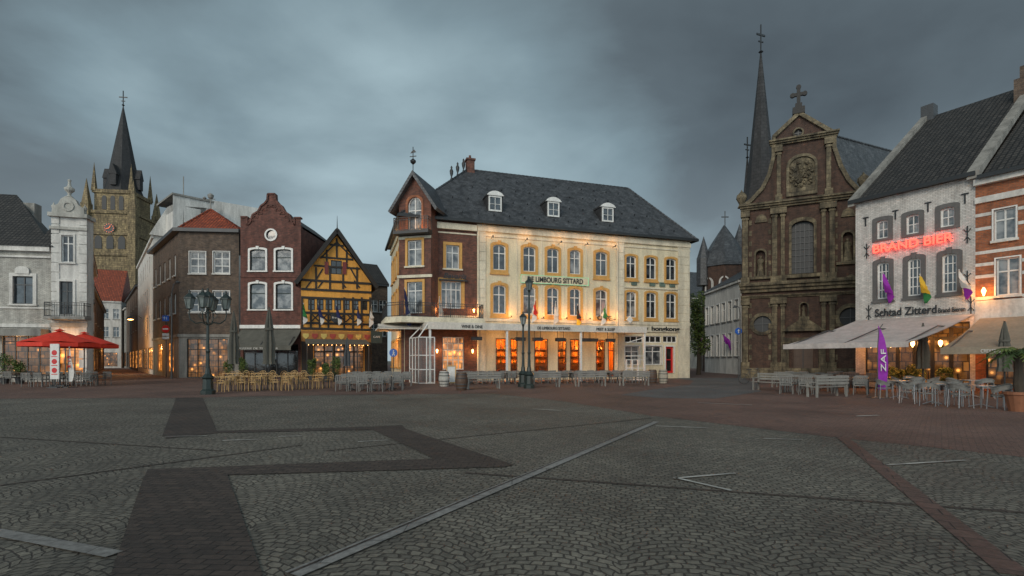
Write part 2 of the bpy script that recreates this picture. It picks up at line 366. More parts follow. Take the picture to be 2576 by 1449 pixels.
for q in (1594,1640,1665,1690):
    m=fc.mb(); u=fc.U(q); m.box(u-.25,u+.25,-.08,-.001,7.85,8.2); m.ring(arch(u-.25,u+.25,7.85,8.2),arch(u-.19,u+.19,7.9,8.15),-.12,-.08); mk('relief_panel',m,RLF,b.root)
for uu in (fc.U(1551),.05): m=fc.mb(); m.cyl((uu,-.16,.2),(uu,-.16,11.3),.05); mk('drainpipe',m,CREAMD,b.root)
fs=Fac(b,(0,D),(0,0))
for u in (1.2,3.4,5.6,7.8,9.8):
    for v0,v1 in ((8.5,10.45),(5.15,7.35),(1.0,3.2)): win(fs,u-.5,u+.5,v0,v1,rise=.2,sur=.18,surm=OCHRE,sill=OCHRE,mats=[WHITE,GLW if v0<2 else GL],mun=(1,(.66,)))
m=fs.mb(); m.wall([(0,0),(D,0),(D,H),(0,H)],fs.holes); m.box(0,D,-.14,-.001,11.35,11.75); m.box(0,D,-.1,-.001,4.5,4.75); mk('wall',m,CREAM,b.root)
m=MB(); m.face([(LM,0,0),(LM,D,0),(LM,D,H),(LM,0,H)],0,(1,0,0)); m.face([(0,D,0),(LM,D,0),(LM,D,H),(0,D,H)],0,(0,1,0)); mk('wall',m,CREAM,b.root)
# interior
m=MB(); m.face([(U1+.3,3.2,0),(LM-6,3.2,0),(LM-6,3.2,3.4),(U1+.3,3.2,3.4)],0,(0,-1,0)); m.face([(U1+.3,.25,3.4),(LM-6,.25,3.4),(LM-6,3.2,3.4),(U1+.3,3.2,3.4)]); m.face([(U1+.3,.25,.14),(LM-6,.25,.14),(LM-6,3.2,.14),(U1+.3,3.2,.14)],1)
for x in (U1+.3,LM-6): m.face([(x,.25,0),(x,3.2,0),(x,3.2,3.4),(x,.25,3.4)])
for k in range(3):
    z=1.3+k*.55; m.box(U1+1,LM-7,2.8,3.15,z,z+.05,1)
    x=U1+1.1
    while x<LM-7.2:
        m.cyl((x,2.85,z+.04),(x,2.85,z+random.uniform(.25,.42)),.055,.03,5,random.choice([1,1,2,3])); x+=random.uniform(.12,.35)
x=U1+.8
while x<LM-6.5: m.box(x,x+random.uniform(.15,.7),3.1,3.18,.2,3.2,1); x+=random.uniform(1.0,2.2)
m.box(U1+2,LM-8,1.8,2.3,.14,1.25,1)
for k in range(12):
    x=U1+.8+k*1.15; m.box(x,x+.4,.9,1.3,.14,random.uniform(.8,1.3),1); m.cyl((x,1.4,3.4),(x,1.4,2.6),.01,None,4,1); m.lathe([(.16,2.5),(.03,2.7)],(x,1.4),8,1)
mk('interior',m,[INT,WOODD,plain('bottle_green',(.03,.1,.04),.2,.1),plain('bottle_amber',(.4,.12,.02),.2,.1)],b.root)
# roof
oy=D/2; uL=f.U(1176,oy); uR=f.U(1580,oy); RH=18.1; e=.45
m=MB(); p=[(-e,-e,12),(LM+e,-e,12),(LM+e,D+e,12),(-e,D+e,12),(uL,oy,RH),(uR,oy,RH)]
for q in ((0,1,5,4),(1,2,5),(2,3,4,5),(3,0,4)): m.face([p[i] for i in q],0,(0,0,1))
m.face([p[i] for i in (0,1,2,3)],1,(0,0,-1))
slope=(RH-12)/(oy+e)
for k,yy in enumerate((.3,1.9,3.4,4.7)):
    x=uL*yy/oy+1.5+k*.4
    while x<uR+(LM-uR)*(1-yy/oy)-1: z=12+slope*(yy+e); m.box(x-.03,x+.03,yy-.12,yy,z,z+.1,2); x+=1.25
roof=mk('roof',m,[SLATE,WHITEW,BLK],b.root)
m=MB(); m.box(-e-.05,LM+e+.05,-e-.12,-e+.06,11.86,12.06); m.box(-e-.12,-e+.06,-e,D+e,11.87,12.05); m.box(LM+e-.06,LM+e+.12,-e,D+e,11.87,12.05); mk('gutter',m,BLK,roof)
def ridge(m,a,b,r=.11,step=.38):
    a=Vector(a);b=Vector(b);n=int((b-a).length/step)
    for i in range(n): m.cyl(a+(b-a)*i/n,a+(b-a)*(i+.96)/n,r,r*.82,6)
m=MB()
for a_,b_ in ((4,5),(0,4),(1,5),(2,5)): ridge(m,p[a_],p[b_])
mk('ridge_tiles',m,SLATE,roof)
m=MB(); m.box(uL-.1,uL+.55,oy-.35,oy+.35,RH-.6,RH+.75); m.box(uL-.18,uL+.63,oy-.43,oy+.43,RH+.75,RH+.9); m.cyl((uL+.22,oy,RH+.9),(uL+.22,oy,RH+1.25),.13,.1); mk('chimney',m,BR_MAIN,roof)
for t in (.93,.83,.73):
    q=Vector(p[0]).lerp(Vector(p[4]),t); m=MB(); m.lathe([(.12,q.z),(.05,q.z+.25),(.13,q.z+.5),(.16,q.z+.75),(.06,q.z+.95),(.09,q.z+1.05),(0,q.z+1.2)],(q.x,q.y),8); mk('finial',m,BLK,roof,smooth=True)
for c0,c1 in ((1230,1260),(1378,1405),(1515,1541)):
    yo=.75; a0=f.U(c0,yo);a1=f.U(c1,yo); zt=14.8; zb=12+slope*(yo+e); m=MB()
    yb=(zt-12)/slope-e
    m.box(a0-.16,a1+.16,yo,yb,zb-.1,zt-.25,0)
    hood=[(a0-.22,zt-.4)]+[(a0-.22+(a1-a0+.44)*i/8,zt-.3+.26*math.sin(math.pi*i/8)) for i in range(1,8)]+[(a1+.22,zt-.4)]
    m.prism(hood,yo-.18,yo+.1,1); m.prism([(x,z-.02) for x,z in hood],yo+.1,yb+.2,0)
    m.ring(arch(a0-.04,a1+.04,zb,zt-.42),arch(a0+.06,a1-.06,zb+.12,zt-.52),yo-.1,yo-.001,1)
    m.face([(a0+.06,yo-.03,zb+.1),(a1-.06,yo-.03,zb+.1),(a1-.06,yo-.03,zt-.5),(a0+.06,yo-.03,zt-.5)],2,(0,-1,0))
    c=(a0+a1)/2; m.box(c-.02,c+.02,yo-.08,yo-.031,zb+.1,zt-.5,1)
    for k in (.35,.68): z=zb+(zt-zb)*k; m.box(a0,a1,yo-.075,yo-.032,z-.015,z+.015,1)
    mk('dormer',m,[SLATED,WHITE,GL],roof)
# corner bay
ca=R(-32)
fq=Fac(b,(-.4,.15),(-.4+2.5*math.cos(ca),.15+2.5*math.sin(ca)))
wq=2.5
win(fq,.7,1.8,8.35,10.2,mats=[WHITE,GLC],sur=.18,surm=OCHRE,sill=CREAMD,mun=(1,(.66,)))
win(fq,.65,1.85,4.95,7.2,mats=[WHITE,GLC],sur=.18,surm=OCHRE,mun=(1,(.72,)),name='balcony_door')
win(fq,.72,1.78,10.95,13.3,rise=.55,mats=[WHITE,GLC],sur=.16,surm=BR_ORANGE,mun=(1,(.6,)),name='balcony_door')
m=fq.mb(); m.wall([(0,4.2),(wq,4.2),(wq,12.9),(wq/2,14.8),(0,12.9)],fq.holes)
m.face([(0,0,4.2),(0,3,4.2),(0,3,12.9),(0,0,12.9)]);m.face([(wq,0,4.2),(wq,3,4.2),(wq,3,12.9),(wq,0,12.9)]); m.face([(0,0,4.2),(wq,0,4.2),(wq,3,4.2),(0,3,4.2)])
bay=mk('corner_bay',m,BR_MAIN,b.root)
m=fq.mb()
for sg in (-1,1): m.prism([(wq/2,14.75),(wq/2+sg*1.75,12.15),(wq/2+sg*1.9,12.3),(wq/2,15.1)],-.45,3.6)
mk('gable_roof',m,SLATE,bay)
m=fq.mb(); m.cyl((wq/2,-.3,15),(wq/2,-.3,16.8),.03); m.lathe([(0,15.5),(.2,15.7),(.22,15.8),(.0,16)],(wq/2,-.3),8); m.box(wq/2-.25,wq/2+.25,-.32,-.28,16.1,16.15); m.prism([(wq/2-.2,16.35),(wq/2+.25,16.4),(wq/2+.1,16.6),(wq/2-.1,16.5)],-.31,-.29); mk('weather_vane',m,BLK,bay)
m=fq.mb(); m.box(-.1,wq+.1,-.75,.0,10.55,10.75,0); railing(m,[(-.05,0),(-.05,-.7),(wq+.05,-.7),(wq+.05,0)],10.75,.95,mi=0); mk('balcony',m,[BLK],bay)
for r_ in ((.02,-.05,10.3,10.5),(.02,-.05,4.2,4.5),(.1,-.12,7.5,7.7)): m=fq.mb(); m.box(-r_[0],wq+r_[0],r_[1],-.001,r_[2],r_[3]); mk('string_course',m,CREAMD,bay)
m=MB(); m.prismz([(-.2,.5),(1.2,-.2),(1.8,1.5),(0,2)],0,4.2); mk('corner_pier',m,BR_MAIN,b.root)
m=MB(); m.prismz([(-1.4,4),(-1.4,-.6),(-.4,-1.7),(U1+.2,-1.5),(U1+.2,0),(0,0),(0,4)],4.35,4.62,1); railing(m,[(-1.3,3.9),(-1.3,-.55),(-.35,-1.6),(U1+.1,-1.4),(U1+.1,-.05)],4.62,1.0); m.prismz([(-1.5,4.05),(-1.5,-.65),(-.45,-1.85),(U1+.3,-1.6),(U1+.3,-.02),(-.02,-.02),(-.02,4.05)],4.2,4.34,1)
mk('balcony',m,[BLK,CREAMD],b.root)
# signs
m=fc.mb(); a,c=fc.U(1308),fc.U(1478); m.ring(arch(a,c,7.58,8.22),arch(a+.025,c-.025,7.605,8.195),-.2,-.17,1); m.box(a+.025,c-.025,-.17,-.12,7.605,8.195,0); sg=mk('sign_board',m,[CREAM,GNEON],b.root)
text('DE LIMBOURG SITTARD',.56,fc.M@T((fc.U(1324),-.2,7.71)),BLK,sg,fc.U(1463)-fc.U(1324),bold=.008)
text('Bavaria',.55,fb.M@T((fb.U(1112),-.3,7.62)),BLK,b.root,fb.U(1170)-fb.U(1112),shear=.35,bold=.01)
m=fb.mb(); m.box(fb.U(1104),fb.U(1174),-.3,-.05,7.45,7.55); mk('sign_shelf',m,BLK,b.root)
text('CAFE',.5,fc.M@T((fc.U(1500),-.15,4.85)),BLK,b.root,fc.U(1537)-fc.U(1500),bold=.01)
m=fc.mb(); m.box(fc.U(1566),fc.U(1706),-.12,-.02,3.95,4.5); sg=mk('sign_board',m,[CREAMD],b.root)
text('RESTAURANT',.28,fc.M@T((fc.U(1578),-.16,4.12)),BLK,sg,fc.U(1628)-fc.U(1578))
text('hongkong',.5,fc.M@T((fc.U(1636),-.16,4.08)),BLK,sg,fc.U(1706)-fc.U(1636),bold=.015)
m=fc.mb(); u=fc.U(1584,-.6); m.prism([(u-.3,4.9),(u,4.6),(u+.3,4.9),(u,5.2)],-.65,-.55); m.cyl((u,-.55,4.9),(u,0,4.9),.02); mk('hanging_sign',m,[WHITE],b.root)
def light(loc,e,col=(1,.45,.13),r=.12,name='lamp_light'):
    l=bpy.data.lights.new(name,'POINT'); l.energy=e; l.color=col; l.shadow_soft_size=r; o=bpy.data.objects.new(name,l); o.location=loc; sc.collection.objects.link(o); return o
def wp(bb,x,y,z): return tuple(bb.W@Vector((x,y,z)))
def wall_lamp(px,v,e,off=-.25,ff=None,bulb=True):
    ff=ff or f; u=ff.U(px); m=ff.mb(); m.cyl((u,-.02,v-.1),(u,off+.06,v-.05),.02)
    if bulb: m.lathe([(.03,v-.1),(.08,v+.12),(.0,v+.2)],(u,off),8,1)
    else: m.cyl((u,off+.02,v-.12),(u,off+.02,v+.02),.05,.07,8,0)
    mk('wall_lamp' if bulb else 'flood_lamp',m,[BLK,WARM],ff.b.root)
    light(tuple(ff.W@Vector((u,off-.12,v+(.1 if not bulb else 0)))),e)
for px in (1235,1320,1405,1470,1540): wall_lamp(px,10.95,16,-.6,bulb=False)
for px in (1095,1190): wall_lamp(px,5.25,34)
for px in (1282,1362,1420,1478,1540): wall_lamp(px,4.95,34,-.5,bulb=False)
for px in (1098,1187): wall_lamp(px,2.2,34)
light(wp(b,-.9,-.2,11.0),30); light(wp(b,.9,-1.3,11.0),24)
for x in (U1+1.5,U1+4,U1+6.5,U1+9,U1+11.5): light(wp(b,x,1.3,2.95),300,(1,.34,.06),.2)
light(wp(b,-1.0,5,3.0),110)
for px in (1250,1395,1510): light(tuple(f.W@Vector((f.U(px),-1.5,3.3))),46,(1,.52,.2),.2)
# ---- terrace canopy
cn=thing('terrace_canopy','long cream canvas terrace roof on white posts with glazed end screen','canopy',A,b.ang); WO=-3.3
ffront=Fac(b,(0,WO),(LM,WO)); x0=ffront.U(1076); x1=ffront.U(1625)
m=MB(); m.prismx([(WO,3.92),(0,4.3),(0,4.38),(WO,4.0)],x0,x1); mk('canvas_roof',m,WCAN,cn)
m=MB(); m.box(x0,x1,WO-.1,WO-.01,3.66,4.14); m.box(x0-.08,x0-.001,WO,0,3.66,4.14); m.box(x1+.001,x1+.08,WO,0,3.66,4.14); mk('valance',m,WCAN,cn)
text('WINE & DINE',.3,T((ffront.U(1160),WO-.13,3.78)),BLK,cn,ffront.U(1213)-ffront.U(1160))
text('DE LIMBOURG SITTARD',.3,T((ffront.U(1350),WO-.13,3.78)),BLK,cn,ffront.U(1432)-ffront.U(1350))
text('MEET & SLEEP',.3,T((ffront.U(1498),WO-.13,3.78)),BLK,cn,ffront.U(1544)-ffront.U(1498))
for px in (1082,1276,1462,1622):
    u=ffront.U(px); m=MB(); m.box(u-.07,u+.07,WO,WO+.14,0,3.9); m.box(u-.12,u+.12,WO-.06,WO+.18,0,.1); mk('post',m,WHITE,cn)
for i in range(9):
    u=x0+(x1-x0)*(i+.5)/9; m=MB(); m.prismx([(WO+.1,3.80),(-.05,4.16),(-.05,4.28),(WO+.1,3.9)],u-.03,u+.03); mk('rafter',m,WHITE,cn)
xs=ffront.U(1040); xe=x0+.4
def gscreen(m,p,q,h,n):
    p=Vector((p[0],p[1],0));q=Vector((q[0],q[1],0)); Z=Vector((0,0,1))
    for i in range(n+1):
        c=p+(q-p)*i/n; m.cyl(c,c+Z*h,.045,None,4)
    for z in (.05,.95,1.9,h): m.cyl(p+Z*z,q+Z*z,.04,None,4)
m=MB(); gscreen(m,(xs,-1.2),(xs+.3,WO-.3),3.1,3); gscreen(m,(xs+.3,WO-.3),(xe,WO-.35),3.1,2)
m.cyl((xs,-1.2,3.1),(x0,-1.2,4.1),.05,None,4);m.cyl((xs+.3,WO-.3,3.1),(x0,WO,4.0),.05,None,4)
GSC,nt,bb_=newmat('clear_screen_glass',.05); bb_.inputs['Transmission Weight'].default_value=.9; bb_.inputs['Base Color'].default_value=(.8,.85,.85,1); bb_.inputs['IOR'].default_value=1.05
m.face([(xs,-1.2,.1),(xs+.3,WO-.3,.1),(xs+.3,WO-.3,3.1),(xs,-1.2,3.1)],1); m.face([(xs+.3,WO-.3,.1),(xe,WO-.35,.1),(xe,WO-.35,3.1),(xs+.3,WO-.3,3.1)],1)
mk('glass_screen',m,[WHITE,GSC],cn)
m=MB(); u=ffront.U(1578); gscreen(m,(u,WO+.1),(ffront.U(1622),WO+.1),1.6,3); m.cyl((u,WO+.1,2.9),(ffront.U(1622),WO+.1,3.3),.04,None,4); gscreen(m,(ffront.U(1622),WO+.1),(ffront.U(1622),-.4),1.6,3); mk('glass_screen',m,[WHITE],cn)
m=MB(); m.prismx([(-1.2,3.75),(0,4.1),(0,4.18),(-1.2,3.9)],-1.9,x0-.1); m.prismz([(-1.9,-1.2),(0,-1.2),(0,3.5),(-1.9,3.5)],3.82,3.92); mk('corner_canvas',m,WCAN,cn)
for px in (1196,1310,1355,1415,1482,1500,1545):
    u=ffront.U(px)+.4; m=MB(); m.box(u-.4,u+.4,-2.1,-1.9,3.0,3.25); m.box(u-.36,u+.36,-2.12,-2.101,3.04,3.2,1); m.cyl((u-.25,-2,3.25),(u-.25,-2,3.9),.02); m.cyl((u+.25,-2,3.25),(u+.25,-2,3.9),.02)
    h=tag(mk('patio_heater',m,[BLK,DGREY]),'black box heater hanging under the canvas roof','heater','heaters under the canvas roof'); h.matrix_world=b.W
# ================= BROWN CORNER HOUSE
PA=XY(450,45.);PB=XY(601,45.5)
b=Bld('brown_brick_house','three storey brown brick corner house with red tiled roof','house',PA,PB); f=Fac(b); L=b.L; h=12.85
bk=b.loc(XY(385,54.7)); fs=Fac(b,bk,(0,0)); Ls=fs.L
for x0_,x1_ in ((477,518),(537,578)):
    winp(f,x0_,x1_,633,688,mats=[WHITE,GLC],mun=(1,(.35,.68)),sill=WHITEW,fr=.1,sur=.05); winp(f,x0_,x1_,732,785,mats=[WHITE,GL],mun=(1,(.35,.68)),sill=WHITEW,fr=.1,sur=.05)
winp(f,470,573,852,950,mats=[BLK,GLO],mun=(3,(.72,)),name='shop_window')
for u in (1.5,4,6.5,9,11.5):
    for v0,v1 in ((9.2,11.1),(5.8,7.6)): win(fs,u-.45,u+.45,v0,v1,mats=[WHITE,GL],sill=WHITEW,mun=(1,(.6,)))
for u in (4,9.5): win(fs,u-1.4,u+1.4,.4,3.2,mats=[OCHRE,GLW],mun=(2,(.75,)),name='shop_window')
m=f.mb(); m.wall([(0,3.6),(L,3.6),(L,h),(0,h)],[q for q in f.holes if q[0][1]>3.6]); mk('wall',m,BR_BROWN,b.root)
m=fs.mb(); m.wall([(0,3.6),(Ls,3.6),(Ls,h),(0,h)],[q for q in fs.holes if q[0][1]>3.6]); mk('wall',m,BR_BROWN,b.root)
m=f.mb(); m.wall([(0,0),(L,0),(L,3.6),(0,3.6)],[q for q in f.holes if q[0][1]<3.6]); m.box(0,L,-.12,-.001,3.6,3.85); mk('shop_front',m,GREYST,b.root)
m=fs.mb(); m.wall([(0,0),(Ls,0),(Ls,3.6),(0,3.6)],[q for q in fs.holes if q[0][1]<3.6]); m.box(0,Ls,-.12,-.001,3.6,3.85); mk('shop_front',m,GREYST,b.root)
m=MB(); e_=.35
m.prismz([(-e_,-e_),(L+.1,-e_),(L+.1,10),(bk[0],bk[1]+.2),(bk[0]-.5,bk[1]-.2)],h,h+.3); mk('cornice',m,DGREY,b.root)
ap=(f.U(530,3.5),3.5,f.V(530,527,3.5)); m=MB(); q=[(0,-.1,h+.3),(L,-.1,h+.3),(L,7,h+.3),(-5,7,h+.3)]
for i in range(4): m.face([q[i],q[(i+1)%4],ap],0,(0,0,1))
r_=mk('roof',m,TILER,b.root); m=MB(); 
for i in range(4): ridge(m,q[i],ap,.13,.4)
mk('ridge_tiles',m,TILER,r_)
m=MB(); m.cyl(ap,(ap[0],ap[1],ap[2]+1),.06); m.cyl((ap[0]-.6,ap[1],ap[2]+.9),(ap[0]+.4,ap[1],ap[2]+1),.04); m.lathe([(.12,ap[2]+1),(.22,ap[2]+1.1),(.28,ap[2]+1.35),(.12,ap[2]+1.5),(0,ap[2]+1.55)],(ap[0],ap[1]),12); m.lathe([(.05,ap[2]+.9),(.18,ap[2]+1.05),(.05,ap[2]+1.2)],(ap[0]-.55,ap[1]),10); mk('siren',m,GREYST,r_)
b2=Bld('white_modern_building','white rendered town building with mansard roof along the side street','building',XY(347,74),XY(386,55.2)); f2=Fac(b2); L2=b2.L
for i in range(8):
    u=L2*(i+.5)/8
    for v0,v1 in ((11.5,13.4),(8,10),(4.6,6.6)): win(f2,u-.5,u+.5,v0,v1,mats=[WHITE,GL],mun=(1,(.6,)))
for k in range(3): win(f2,L2*(k+.08)/3,L2*(k+.92)/3,.5,3,mats=[BLK,(GLW,GLO,GLW)[k]],mun=(2,(.75,)),name='shop_window')
m=f2.mb(); m.wall([(0,0),(L2,0),(L2,15),(0,15)],f2.holes); m.face([(L2,0,0),(L2,12,0),(L2,12,15),(L2,0,15)],0,(1,0,0)); m.box(-.1,L2+.1,-.2,-.001,14.7,15); mk('wall',m,WHITEW,b2.root)
m=f2.mb(); m.prismx([(-.2,15),(11,15),(11,19.4),(3.4,19.4),(1.6,17.9)],0,L2); mk('roof',m,SLATE,b2.root)
m=f2.mb(); m.prismx([(-.4,15),(11.2,15),(11.2,19.8),(3.3,19.8),(1.2,18.2)],L2,L2+.35); mk('gable_parapet',m,WHITEW,b2.root)
b3=Bld('grey_flat_roofed_building','grey rendered flat roofed block rising behind the brick house','building',XY(435,54),XY(575,58)); f3=Fac(b3)
win(f3,1,2.6,16.3,18,mats=[DGREY,GL]); win(f3,3.2,4.4,17.0,18.3,mats=[WHITE,GL]); m=f3.mb(); m.wall([(0,0),(b3.L,0),(b3.L,17.3),(b3.L*.72,17.3),(b3.L*.72,19),(0,19)],f3.holes); shell(f3,17.3,6,GREYST,m); mk('wall',m,WHITEW,b3.root)
m=f3.mb(); m.box(-.1,b3.L*.72,-.15,6,19,19.2); m.cyl((1.5,2,19),(1.5,2,21.8),.05); mk('roof',m,GREYST,b3.root)
# ================= NARROW GABLED BRICK HOUSE
b=Bld('stepped_gable_house','narrow red brown brick house with ornate stepped gable','house',XY(605,45.),XY(757,45.)); f=Fac(b); L=b.L
for x0_,x1_ in ((629,668),(694,733)):
    winp(f,x0_,x1_,627,681,rise=.15,sur=.16,surm=WHITE,sill=WHITE,mats=[DGREEN,GLC],mun=(0,(.62,)),sbase=0,key=True); winp(f,x0_,x1_,713,778,rise=.15,sur=.16,surm=WHITE,sill=WHITE,mats=[DGREEN,GLC],mun=(0,(.62,)),key=True)
cu,cv=f.P(682,591); circ=[(cu+.42*math.cos(6.28318*i/16),cv+.42*math.sin(6.28318*i/16)) for i in range(16)]
f.holes.append(circ); m=f.mb(); m.ring([(cu+.56*math.cos(6.28318*i/16),cv+.56*math.sin(6.28318*i/16)) for i in range(16)],circ,-.08,0,0); m.ngon([(a,.1,c) for a,c in circ],1,(0,-1,0)); mk('round_window',m,[WHITE,GL],b.root)
gp=[(757,548),(741,548),(741,566),(735,560),(728,540),(716,532),(708,518),(700,512),(693,503),(692,488),(674,488),(673,503),(666,512),(657,518),(650,532),(636,540),(630,560),(622,566),(622,546),(606,546)]
ol=[(0,0),(L,0)]+f.PP(gp); ol[2]=(L,ol[2][1]); ol[-1]=(0,ol[-1][1])
winp(f,612,750,866,950,mats=[BLK,GLD],mun=(4,(.75,)),name='shop_window')
m=f.mb(); m.wall(ol,f.holes); shell(f,13.4,10,BR_RED,m); mk('wall',m,BR_RED,b.root)
m=f.mb(); 
for a,c in zip(gp,gp[1:]):
    p1,p2=f.P(*a),f.P(*c); m.beam(p1,p2,.14,-.1,.35)
for k in range(5):
    for s_ in (-1,1):
        cx=682+s_*(k*11+6); cy=520+k*9; p1=f.P(cx,cy); m.ring([(p1[0]+.24*math.cos(t),p1[1]+.24*math.sin(t)) for t in [math.pi*i/6 for i in range(7)]]+[(p1[0]-.24,p1[1]-.05),(p1[0]+.24,p1[1]-.05)],[(p1[0]+.14*math.cos(t),p1[1]+.14*math.sin(t)) for t in [math.pi*i/6 for i in range(7)]]+[(p1[0]-.14,p1[1]-.05),(p1[0]+.14,p1[1]-.05)],-.06,0)
mk('gable_coping',m,BR_RED,b.root); m=f.mb(); p1=f.P(605,698); m.box(0,L,-.06,-.001,p1[1],p1[1]+.15); mk('string_course',m,BR_RED,b.root)
m=f.mb()
for s_ in (-1,1): m.prism([(L/2,15.2),(L/2+s_*L/2,13.2),(L/2+s_*L/2,13.4),(L/2,15.45)],.3,10)
mk('roof',m,TILE,b.root)
m=f.mb(); m.box(0,L,-.16,-.002,4.35,4.65); mk('cornice',m,WHITE,b.root)
def awning(name,label,F_,u0,u1,vb,out,vf,mat,txt=None,val=.3,tm=None,du=0,tu=None,tw=None,ts=.22,arms=True):
    e=thing(name,label,'awning',tuple(F_.W.translation),F_.W.to_euler().z); m=MB(); n=8
    for i in range(n):
        a=i/n;c=(i+1)/n; sag=lambda t:-.10*math.sin(math.pi*t)
        pa=(-out*a,vb+(vf-vb)*a+sag(a)); pc=(-out*c,vb+(vf-vb)*c+sag(c))
        m.face([(u0+du*a,pa[0],pa[1]),(u1+du*a,pa[0],pa[1]),(u1+du*c,pc[0],pc[1]),(u0+du*c,pc[0],pc[1])],0,(0,-.3,1))
        m.face([(u0+du*a,pa[0],pa[1]-.03),(u1+du*a,pa[0],pa[1]-.03),(u1+du*c,pc[0],pc[1]-.03),(u0+du*c,pc[0],pc[1]-.03)],0,(0,.3,-1))
    mk('canvas',m,mat,e,smooth=False)
    m=MB(); m.box(u0+du,u1+du,-out-.06,-out-.001,vf-val,vf+.05); mk('valance',m,mat,e)
    if arms:
        for u in (u0+.25,(u0+u1)/2,u1-.25): m=MB(); m.cyl((u,-.05,vb-.7),(u+du/2,-out/2,vb-.75),.035); m.cyl((u+du/2,-out/2,vb-.75),(u+du,-out,vf-.05),.035); mk('folding_arm',m,DGREY,e)
    if txt: text(txt,ts,T((tu,-out-.08,vf-val+.06)),tm or WHITE,e,tw)
    return e
awning('shop_awning','olive grey fabric awning over the brick house terrace',f,.1,L+.05,4.3,2.6,2.72,DKCAN,'BRASSERIE DE TRECHTER',.32,WHITEW,du=.2,tu=.9,tw=3.6)
# ================= HALF-TIMBERED HOUSE
b=Bld('half_timbered_house','ochre half timbered gabled house with black beams','house',XY(757.5,44.6),XY(934,47.)); f=Fac(b); L=b.L
pl=f.P(757,702);pr=f.P(934,712);pk=f.P(847,592); ol=[(0,0),(L,0),(L,pl[1]),(pk[0],pk[1]),(0,pl[1])]
winp(f,832,860,655,690,mats=[TIMB,GLD],mun=(1,(.5,)),depth=.08)
for x in range(775,925,22): winp(f,x,x+17,752,780,mats=[TIMB,GLD],mun=(1,(.5,)),depth=.08)
winp(f,790,915,858,948,mats=[TIMB,GLO],mun=(4,(.7,)),name='shop_window',bars=.07)
m=f.mb(); m.wall(ol,f.holes,depth=.1); shell(f,pl[1]-.2,10,YEL,m); mk('wall',m,YEL,b.root)
m=f.mb()
def bm_(x0,ya,x1,yb,w=.2,pr=.06): m.beam(f.P(x0,ya),f.P(x1,yb),w,-pr,.001)
for ya in (704,727,748,786,812,826): 
    v=f.V(760,ya); m.box(0.002,L-.002,-.075,0,v-.1,v+.1)
for ya,xa,xb in ((617,830,864),(650,806,888),(672,790,905)): v=f.V(847,ya); m.box(f.U(xa),f.U(xb),-.075,0,v-.08,v+.08)
for x in (760,782,804,826,866,888,910,931): bm_(x,748,x,826,.16)
for x in (795,830,863,898): bm_(x,672,x,727,.15)
bm_(847,600,847,650,.15)
for x in (822,872): bm_(x,628,x,672,.14)
for a_,c_ in ((806,650),(888,650)): bm_(a_,c_,a_+(40 if a_<847 else -40),c_-40,.12)
for x in range(782,910,22):
    bm_(x,788,x+22,810,.11,.05); bm_(x+22,788,x,810,.11,.055)
for x in (770,800,870,905): bm_(x,724,x+(-14 if x<847 else 14)*-1,706,.12,.05)
bm_(795,704,812,676,.12,.05); bm_(898,704,882,676,.12,.05)
mk('timber_frame',m,TIMB,b.root)
SH=plain('dark_red_paint',(.16,.02,.015),.5,.2)
for x in (826,862): m=f.mb(); q=f.P(x,690); m.box(q[0]-.02 if x>847 else q[0]-.32,q[0]+.32 if x>847 else q[0]+.0,-.09,-.065,q[1],q[1]+1.1); mk('shutter',m,SH,b.root)
for u0_,u1_ in ((.01,f.U(788)),(f.U(917),L-.01)): m=f.mb(); m.box(u0_,u1_,-.04,-.001,0,3.2); mk('door_panel',m,TIMB,b.root)
m=f.mb(); m.box(0,L,-.02,-.001,f.V(760,862),f.V(760,832),0)
for i in range(8):
    u=L*(i+.5)/8; v=f.V(760,846); m.prism([(u-.25,v+.25),(u-.25,v),(u,v-.25),(u+.25,v),(u+.25,v+.25)],-.07,-.021,1+i%2)
mk('shield_frieze',m,[plain('dull_ochre_board',(.4,.18,.04),.7,.4),GOLD,plain('dull_red_shield',(.35,.05,.03),.6,.3)],b.root)
m=f.mb(); ap=(pk[0],pk[1]+.25)
for s_,q in ((-1,(-.45,pl[1]-.55)),(1,(L+.45,pl[1]-.55))):
    m.prism([ap,(q[0],q[1]),(q[0],q[1]+.32),(ap[0],ap[1]+.36)],-.55,9.5)
rf=mk('roof',m,TILE,b.root); m=f.mb()
for s_,q in ((-1,(-.45,pl[1]-.55)),(1,(L+.45,pl[1]-.55))): m.beam((ap[0],ap[1]+.1),(q[0],q[1]+.1),.34,-.62,-.552)
m.cyl((ap[0],-.5,ap[1]),(ap[0],-.5,ap[1]+1.4),.05,.01); mk('bargeboard',m,TIMB,rf)
m=f.mb(); q=f.U(797,6); m.cyl((q,6,8),(q,6,13.4),.09); m.cyl((q,6,13.4),(q,6,13.6),.2,.05); mk('flue',m,DGREY,rf)
m=f.mb(); q=f.P(843,800); m.cyl((q[0],-.25,q[1]),(q[0],-.18,q[1]),.42,.42,20)
sg=mk('round_sign',m,BLK,b.root); text('Brand',.22,f.M@T((q[0]-.28,-.26,q[1]-.05)),WHITE,sg,.56); m=f.mb(); m.box(L-.1,L+.9,-.5,-.44,3.1,4.3); sg=mk('hanging_sign',m,DGREEN,b.root); text('CAFE',.25,f.M@T((L+.1,-.52,3.6)),WHITEW,sg,.6)
HT=f
tp=thing('timber_pergola','dark canvas terrace cover on thin posts before the timbered house','pergola',tuple(f.W.translation),f.W.to_euler().z); m2=MB(); m2.prismx([(-2.8,2.9),(0,3.35),(0,3.43),(-2.8,2.98)],.3,L-.5); mk('canvas_roof',m2,DKCAN,tp)
for u in (.4,2.4,4.4,L-.6): m2=MB(); m2.cyl((u,-2.7,0),(u,-2.7,2.9),.05); mk('post',m2,BLK,tp)
